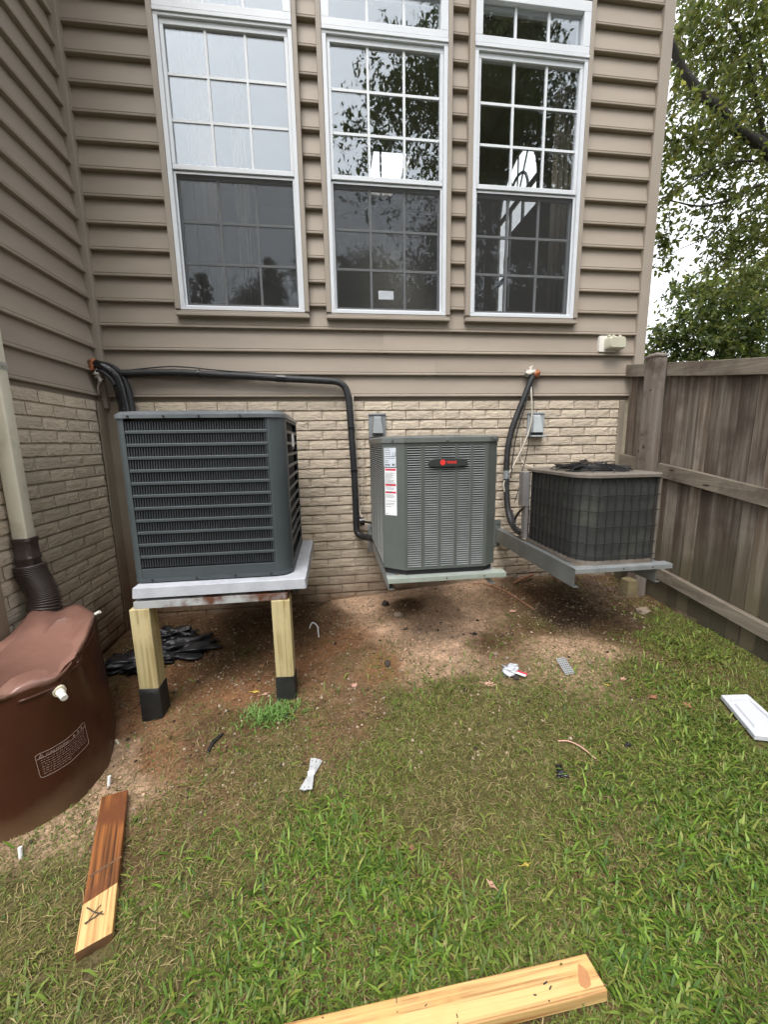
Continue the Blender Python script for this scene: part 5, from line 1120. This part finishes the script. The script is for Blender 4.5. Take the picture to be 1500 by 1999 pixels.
# strips, twigs
def strip(name, label, cat, pts, r_, m, group=None): 
    pts = [(x, y, gt(x, y) + h) for x, y, h in pts]; return tag(MB().tube(smooth_path(pts, 6), r_, 6).build(name, m, smooth='all'), label, cat, group)
strip('cable_strip', 'short white strip of cable on the brown soil right of the stand', 'strip', [(-.405, -.36, .01), (-.385, -.32, .02), (-.352, -.36, .012), (-.343, -.44, .008), (-.337, -.50, .006)], .0045, M['label'])
strip('root', 'long thin root curving over the soil between the hung condensers', 'root', [(.84, -.06, .01), (.93, -.10, .012), (1.02, -.24, .008), (1.06, -.40, .012), (1.11, -.52, .004)], .004, M['leaf_dry'])
strip('twig', 'tan twig lying behind the left arm of the right wall bracket', 'twig', [(1.14, -.12, .012), (1.24, -.09, .03), (1.33, -.06, .045)], .011, M['leaf_dry'])
strip('root', 'pinkish root thread in the grass left of the tiny black scrap', 'root', [(.68, -1.53, .012), (.72, -1.545, .016), (.755, -1.58, .012), (.785, -1.63, .006)], .0028, M['leaf_pink'])
strip('twig', 'thin dark twig on the soil at the foot of the wall', 'twig', [(-.42, -.10, .01), (-.34, -.06, .014), (-.26, -.03, .02)], .004, M['clod'])
strip('plastic_strip', 'dark strip lying on the dry grass above the stained board', 'strip', [(-.80, -1.28, .006), (-.785, -1.23, .009), (-.755, -1.19, .006)], .007, M['shiny'])
for i in range(1):
    r0 = np.random.default_rng(71); n = 420; x = r0.normal(-.54, .075, n); y = r0.normal(-1.115, .035, n)
    blades('grass', 0, None, lambda r, n, x, y: r.uniform(.03, .07, n), lambda r, n: r.uniform(.003, .006, n), lambda r, n: r.uniform(.3, 1.2, n), lambda r, n, x, y: np.array([.13, .235, .055]) * r.uniform(.75, 1.25, (n, 1)), M['blade'], 'bright green grass clump before the right pine post', 6, pts=(x, y))
# litter of dry stalks in the corner by the fence
r0 = np.random.default_rng(77); dl = MB()
for i in range(170):
    x, y = r0.normal(1.66, .13), -.30 + r0.normal(0, .13)
    if y > -.03 or x > 2.0: continue
    a = r0.uniform(0, 6.28); L_ = r0.uniform(.03, .10); z = gh(x, y) + r0.uniform(.01, .05); dl.tube([(x, y, z), (x + L_ * .5 * math.cos(a), y + L_ * .5 * math.sin(a), z + r0.uniform(-.005, .02)), (x + L_ * math.cos(a + .3), y + L_ * math.sin(a + .3), z + r0.uniform(-.02, .01))], r0.uniform(.0018, .004), 4)
dl = dl.build('dry_stalks', mat('stalk', (.17, .12, .085), (.10, .065, .045), 20, rough=.9)); tag(dl, 'heap of dry stalks and leaf litter under the old condenser', kind='stuff')

# ------------------------------------------------------------------ trees
def leaf_cloud(cl, size, cols, seed, droop=.3):
    """quads folded along the midrib, spread through the clumps (x, y, z, radius, count)"""
    r = np.random.default_rng(seed); P = []; 
    for (x, y, z, q, n) in cl:
        # sprays: points along short random twigs inside the clump
        k = max(3, int(n / 9)); st_ = r.normal(0, q * .62, (k, 3)) * np.array([1, 1, .8]); dr = r.normal(0, 1, (k, 3)) * np.array([1, 1, .5]); dr /= np.linalg.norm(dr, axis=1)[:, None]
        i = r.integers(0, k, n); t = r.uniform(0, 1, n)[:, None] * q * .55
        P.append(np.array([x, y, z]) + st_[i] + dr[i] * t + r.normal(0, .02, (n, 3)) - np.array([0, 0, 1]) * t ** 2 * .5)
    P = np.concatenate(P); n = len(P)
    d = r.normal(0, 1, (n, 3)); d[:, 2] -= droop; d /= np.linalg.norm(d, axis=1)[:, None]; s = np.cross(d, r.normal(0, 1, (n, 3))); s /= np.linalg.norm(s, axis=1)[:, None]; nr = np.cross(d, s)
    L_ = size * r.uniform(.6, 1.25, n)[:, None]; W_ = L_ * r.uniform(.36, .52, n)[:, None]
    v = np.stack([P, P + d * L_ * .45 + s * W_ * .5 + nr * W_ * .12, P + d * L_, P + d * L_ * .45 - s * W_ * .5 + nr * W_ * .12], 1)
    f = ((np.arange(n) * 4)[:, None, None] + np.array([[0, 1, 2], [0, 2, 3]])[None]).reshape(-1, 3)
    c = np.array(cols)[r.integers(0, len(cols), n)] * r.uniform(.7, 1.3, (n, 1)); return v.reshape(-1, 3), f, np.repeat(c, 4, 0)
GRN = [(.085, .110, .030), (.115, .140, .040), (.062, .088, .026), (.155, .160, .055), (.10, .105, .036)]
CA = [(3.95, 2.0, 5.93, .28, 200), (4.53, 2.2, 6.11, .4, 480), (4.81, 2.0, 5.91, .45, 580), (5.06, 2.4, 5.91, .4, 420), (5.03, 2.0, 5.38, .4, 400), (4.45, 2.3, 5.88, .3, 220), (4.11, 2.1, 5.38, .22, 110), (3.82, 1.8, 4.88, .22, 110), (4.8, 2.5, 5.63, .25, 180), (4.66, 2.0, 5.14, .3, 240), (5.25, 2.2, 5.11, .38, 400), (4.57, 2.0, 4.76, .3, 240), (3.99, 1.8, 4.54, .28, 190), (3.73, 1.8, 4.57, .2, 110), (3.79, 1.9, 4.33, .2, 100), (4.47, 2.2, 4.5, .28, 190), (5.29, 2.4, 4.9, .35, 320), (5.32, 2.1, 4.38, .38, 380), (4.72, 2.0, 4.28, .24, 130), (4.47, 2.0, 4.54, .25, 160), (3.82, 1.9, 4.01, .16, 60), (3.79, 1.9, 3.74, .15, 60), (3.95, 1.9, 3.52, .14, 44), (3.83, 2.0, 3.51, .16, 70), (3.93, 2.0, 3.31, .14, 50), (4.59, 2.1, 3.93, .16, 40), (5.28, 2.2, 4.02, .35, 300), (5.36, 2.0, 3.69, .4, 420), (5.38, 2.4, 3.81, .26, 160), (5.55, 2.2, 3.29, .36, 340), (5.15, 2.3, 3.57, .16, 50), (4.31, 2.5, 6.35, .2, 100), (3.89, 2.0, 5.58, .16, 60), (4.71, 2.2, 3.78, .12, 30), (4.86, 2.4, 3.6, .1, 20)]
XA = [(5.9, 2.4, 5.2, .6, 700), (6.3, 2.0, 6.2, .8, 900), (5.5, 2.6, 6.7, .7, 800), (6.9, 2.6, 4.6, .7, 600), (4.9, 2.2, 7.0, .6, 500), (6.2, 2.9, 3.9, .55, 500), (7.2, 2.2, 6.0, .8, 700), (6.0, 1.2, 5.6, .6, 500), (6.4, 2.4, 7.3, .8, 800)]
ta = thing('tree', 'tall tree behind the fence with a thick limb sloping up towards the house', 'tree', (6.7, 2.3, 0), 'trees beyond the fence')
tk = MB(); tk.tube(smooth_path([(6.7, 2.3, -.3), (6.66, 2.3, 1.5), (6.58, 2.3, 3.0), (6.5, 2.3, 4.6), (6.4, 2.3, 6.2), (6.3, 2.3, 7.6)], 4), [.24 - .009 * i for i in range(21)], 12, jit=.04); tk.build('trunk', M['bark'], ta, smooth='all')
lm = MB(); lm.tube(smooth_path([(6.58, 2.3, 3.2), (6.0, 2.1, 3.95), (5.24, 2.0, 4.60), (4.78, 2.0, 4.80), (4.54, 2.0, 4.98), (4.14, 2.0, 5.22), (3.86, 2.0, 5.50), (3.45, 1.9, 5.95), (3.1, 1.8, 6.3)], 4), [.074 - .0014 * i for i in range(33)], 10, jit=.06); lm.build('limb', M['bark'], ta, smooth='all')
for pts, r0_ in (([(6.2, 2.1, 3.75), (5.3, 2.0, 4.23), (4.89, 2.0, 4.10), (4.41, 2.0, 3.97), (3.91, 2.0, 4.01), (3.77, 2.0, 3.93)], .020), ([(5.6, 2.0, 4.42), (5.1, 2.0, 4.50), (4.56, 2.0, 4.41), (4.11, 2.0, 4.14), (3.81, 2.0, 4.01)], .016), ([(4.78, 2.0, 4.80), (4.3, 1.9, 4.72), (3.9, 1.85, 4.55), (3.7, 1.8, 4.5)], .015), ([(4.4, 2.0, 5.05), (4.0, 1.9, 5.0), (3.75, 1.8, 4.85)], .014),
        ([(5.2, 2.2, 4.2), (4.8, 2.1, 3.85), (4.5, 2.0, 3.62), (4.1, 2.0, 3.45), (3.9, 2.0, 3.30)], .010), ([(5.0, 2.1, 4.1), (4.6, 2.0, 3.95), (4.3, 1.95, 3.75), (4.05, 1.95, 3.72)], .006), ([(5.6, 2.2, 4.0), (5.2, 2.2, 3.6), (4.8, 2.3, 3.35), (4.55, 2.3, 3.2)], .010), ([(5.24, 2.0, 4.6), (5.1, 2.1, 5.2), (4.8, 2.1, 5.8), (4.5, 2.2, 6.2)], .03), ([(5.8, 2.1, 4.1), (5.6, 2.2, 5.0), (5.3, 2.3, 5.8), (5.1, 2.3, 6.5)], .035), ([(4.5, 2.0, 4.0), (4.4, 2.0, 3.8), (4.35, 2.05, 3.6), (4.45, 2.1, 3.5)], .004), ([(4.7, 2.0, 4.05), (4.55, 2.0, 3.7), (4.3, 2.0, 3.6)], .004), ([(6.5, 2.3, 5.0), (5.9, 2.4, 5.8), (5.4, 2.5, 6.6)], .05), ([(6.45, 2.3, 4.2), (7.0, 2.3, 5.2), (7.3, 2.2, 6.2)], .06)):
    b = MB(); sp2 = smooth_path(pts, 5); n = len(sp2); b.tube(sp2, [max(r0_ * (1 - .75 * i / n), .0025) for i in range(n)], 6); b.build('branch', M['bark'], ta, smooth='all')
v, f, c = leaf_cloud([(a, b, c, d * 1.05, int(e * 2.1)) for a, b, c, d, e in CA] + XA, .078, GRN, 81); o = npmesh('crown', v, f, M['leaf'], c, ta)
CB = [(9.06, 5.0, 3.86, .8, 800), (8.3, 5.0, 3.94, .6, 520), (7.92, 5.2, 3.9, .45, 320), (7.23, 5.0, 3.92, .35, 170), (7.06, 5.0, 3.42, .4, 260), (7.79, 5.0, 3.33, .5, 520), (8.54, 5.0, 3.24, .6, 640), (9.2, 5.0, 3.04, .7, 620), (6.91, 5.2, 3.26, .25, 110), (7.36, 5.0, 2.92, .45, 420), (8.23, 5.0, 2.82, .5, 500), (7.26, 5.2, 4.28, .28, 110), (7.88, 5.1, 4.26, .4, 240), (8.7, 5.2, 4.47, .5, 360), (7.1, 5.5, 2.91, .35, 260), (6.84, 5.5, 3.02, .25, 120), (7.4, 5.2, 2.2, .7, 700), (8.4, 5.2, 2.0, .8, 800), (9.2, 5.2, 2.0, .8, 700), (8.2, 5.3, 1.2, .9, 700), (9.6, 5.2, 4.6, .7, 500), (10.0, 5.3, 3.6, .8, 600)]
tb = thing('tree', 'low bushy tree standing beyond the fence under the overhanging branches', 'tree', (8.4, 5.2, 0), 'trees beyond the fence')
b = MB(); b.tube([(8.4, 5.2, -.3), (8.4, 5.2, 1.2), (8.3, 5.2, 2.6), (8.4, 5.2, 3.8)], [.13, .11, .08, .03], 10); b.build('trunk', M['bark'], tb, smooth='all')
for e in CB[::2]:
    b = MB(); b.tube([(8.37, 5.2, 1.6), (8.37 * .5 + e[0] * .5, 5.2, (2.2 + e[2]) / 2), e[:3]], [.04, .025, .006], 6); b.build('branch', M['bark'], tb, smooth='all')
v, f, c = leaf_cloud([(a, b, c, d, int(e * 2.2)) for a, b, c, d, e in CB], .115, [(.080, .112, .030), (.115, .145, .042), (.058, .085, .026), (.150, .160, .055), (.042, .060, .022)], 82); npmesh('crown', v, f, M['leaf'], c, tb)

# trees across the yard: the windows mirror them
def yard_tree(name, label, H, Rr, seed, leafsz, conic=False, trunk=.18):
    r = random.Random(seed); t = thing(name, label, 'tree', (0, 0, 0), 'trees across the yard mirrored in the windows')
    MB().tube([(0, 0, -.4), (.05, 0, H * .35), (-.05, .05, H * .7), (0, 0, H * .96)], [trunk, trunk * .8, trunk * .45, .03], 10).build('trunk', M['bark'], t, smooth='all')
    cl = []
    for i in range(60 if not conic else 50):
        z = H * (.16 + .82 * r.random() ** .9) if not conic else H * (.12 + .86 * i / 50); q = (z / H - .16) / .84
        rad = Rr * (math.sin(math.pi * min(1, .18 + .80 * q)) ** .7) if not conic else Rr * (1 - (z / H)) * 1.05 + .12
        a = r.uniform(0, 6.28); d = rad * math.sqrt(r.random()) if not conic else rad * r.uniform(.5, .95); cl.append((d * math.cos(a), d * math.sin(a), z, (Rr * .27) if not conic else rad * .38 + .1, 1700 if not conic else 260))
        if i % 3 == 0: MB().tube([(0, 0, z * .8), (d * .5 * math.cos(a), d * .5 * math.sin(a), z * .92), (d * math.cos(a), d * math.sin(a), z)], [.07, .04, .01], 5).build('branch', M['bark'], t)
    v, f, c = leaf_cloud(cl, leafsz, [(.035, .052, .016), (.050, .070, .020), (.025, .040, .014)], seed); npmesh('crown', v, f, M['leaf'], c, t); return t
def dup(root, loc, rz, s, label):
    c = root.copy(); COL.objects.link(c); c.location = loc; c.rotation_euler = (0, 0, rz); c.scale = (s,) * 3; c['label'] = label
    for ch in root.children:
        d = ch.copy(); COL.objects.link(d); d.parent = c
    return c
big = yard_tree('tree', 'tallest broad tree across the yard, mirrored dark in the rightmost window', 15.5, 4.3, 91, .17)
big.location = (5.4, -11.5, -.6)
dup(big, (11.5, -9.0, -.6), 2.0, .85, 'broad tree across the yard at the far right')
dup(big, (-9.5, -19.0, -.6), 3.4, .62, 'broad tree across the yard at the far left')
dup(big, (-3.6, -21.5, -.6), 4.5, .66, 'broad tree across the yard behind the slim conifers')
dup(big, (2.2, -21.0, -.6), 5.4, .74, 'broad tree across the yard between the conifers and the tallest tree')
con = yard_tree('conifer', 'taller slim conifer across the yard, its tip mirrored in the leftmost window', 10.8, 2.0, 92, .14, True)
con.location = (-1.0, -16.0, -.6)
dup(con, (-2.6, -16.8, -.6), 1.1, .93, 'second slim conifer across the yard'); dup(con, (.6, -16.5, -.6), 2.6, .95, 'third slim conifer across the yard'); dup(con, (-5.4, -16.0, -.6), 3.6, .84, 'shortest slim conifer across the yard')
bpy.context.view_layer.update()
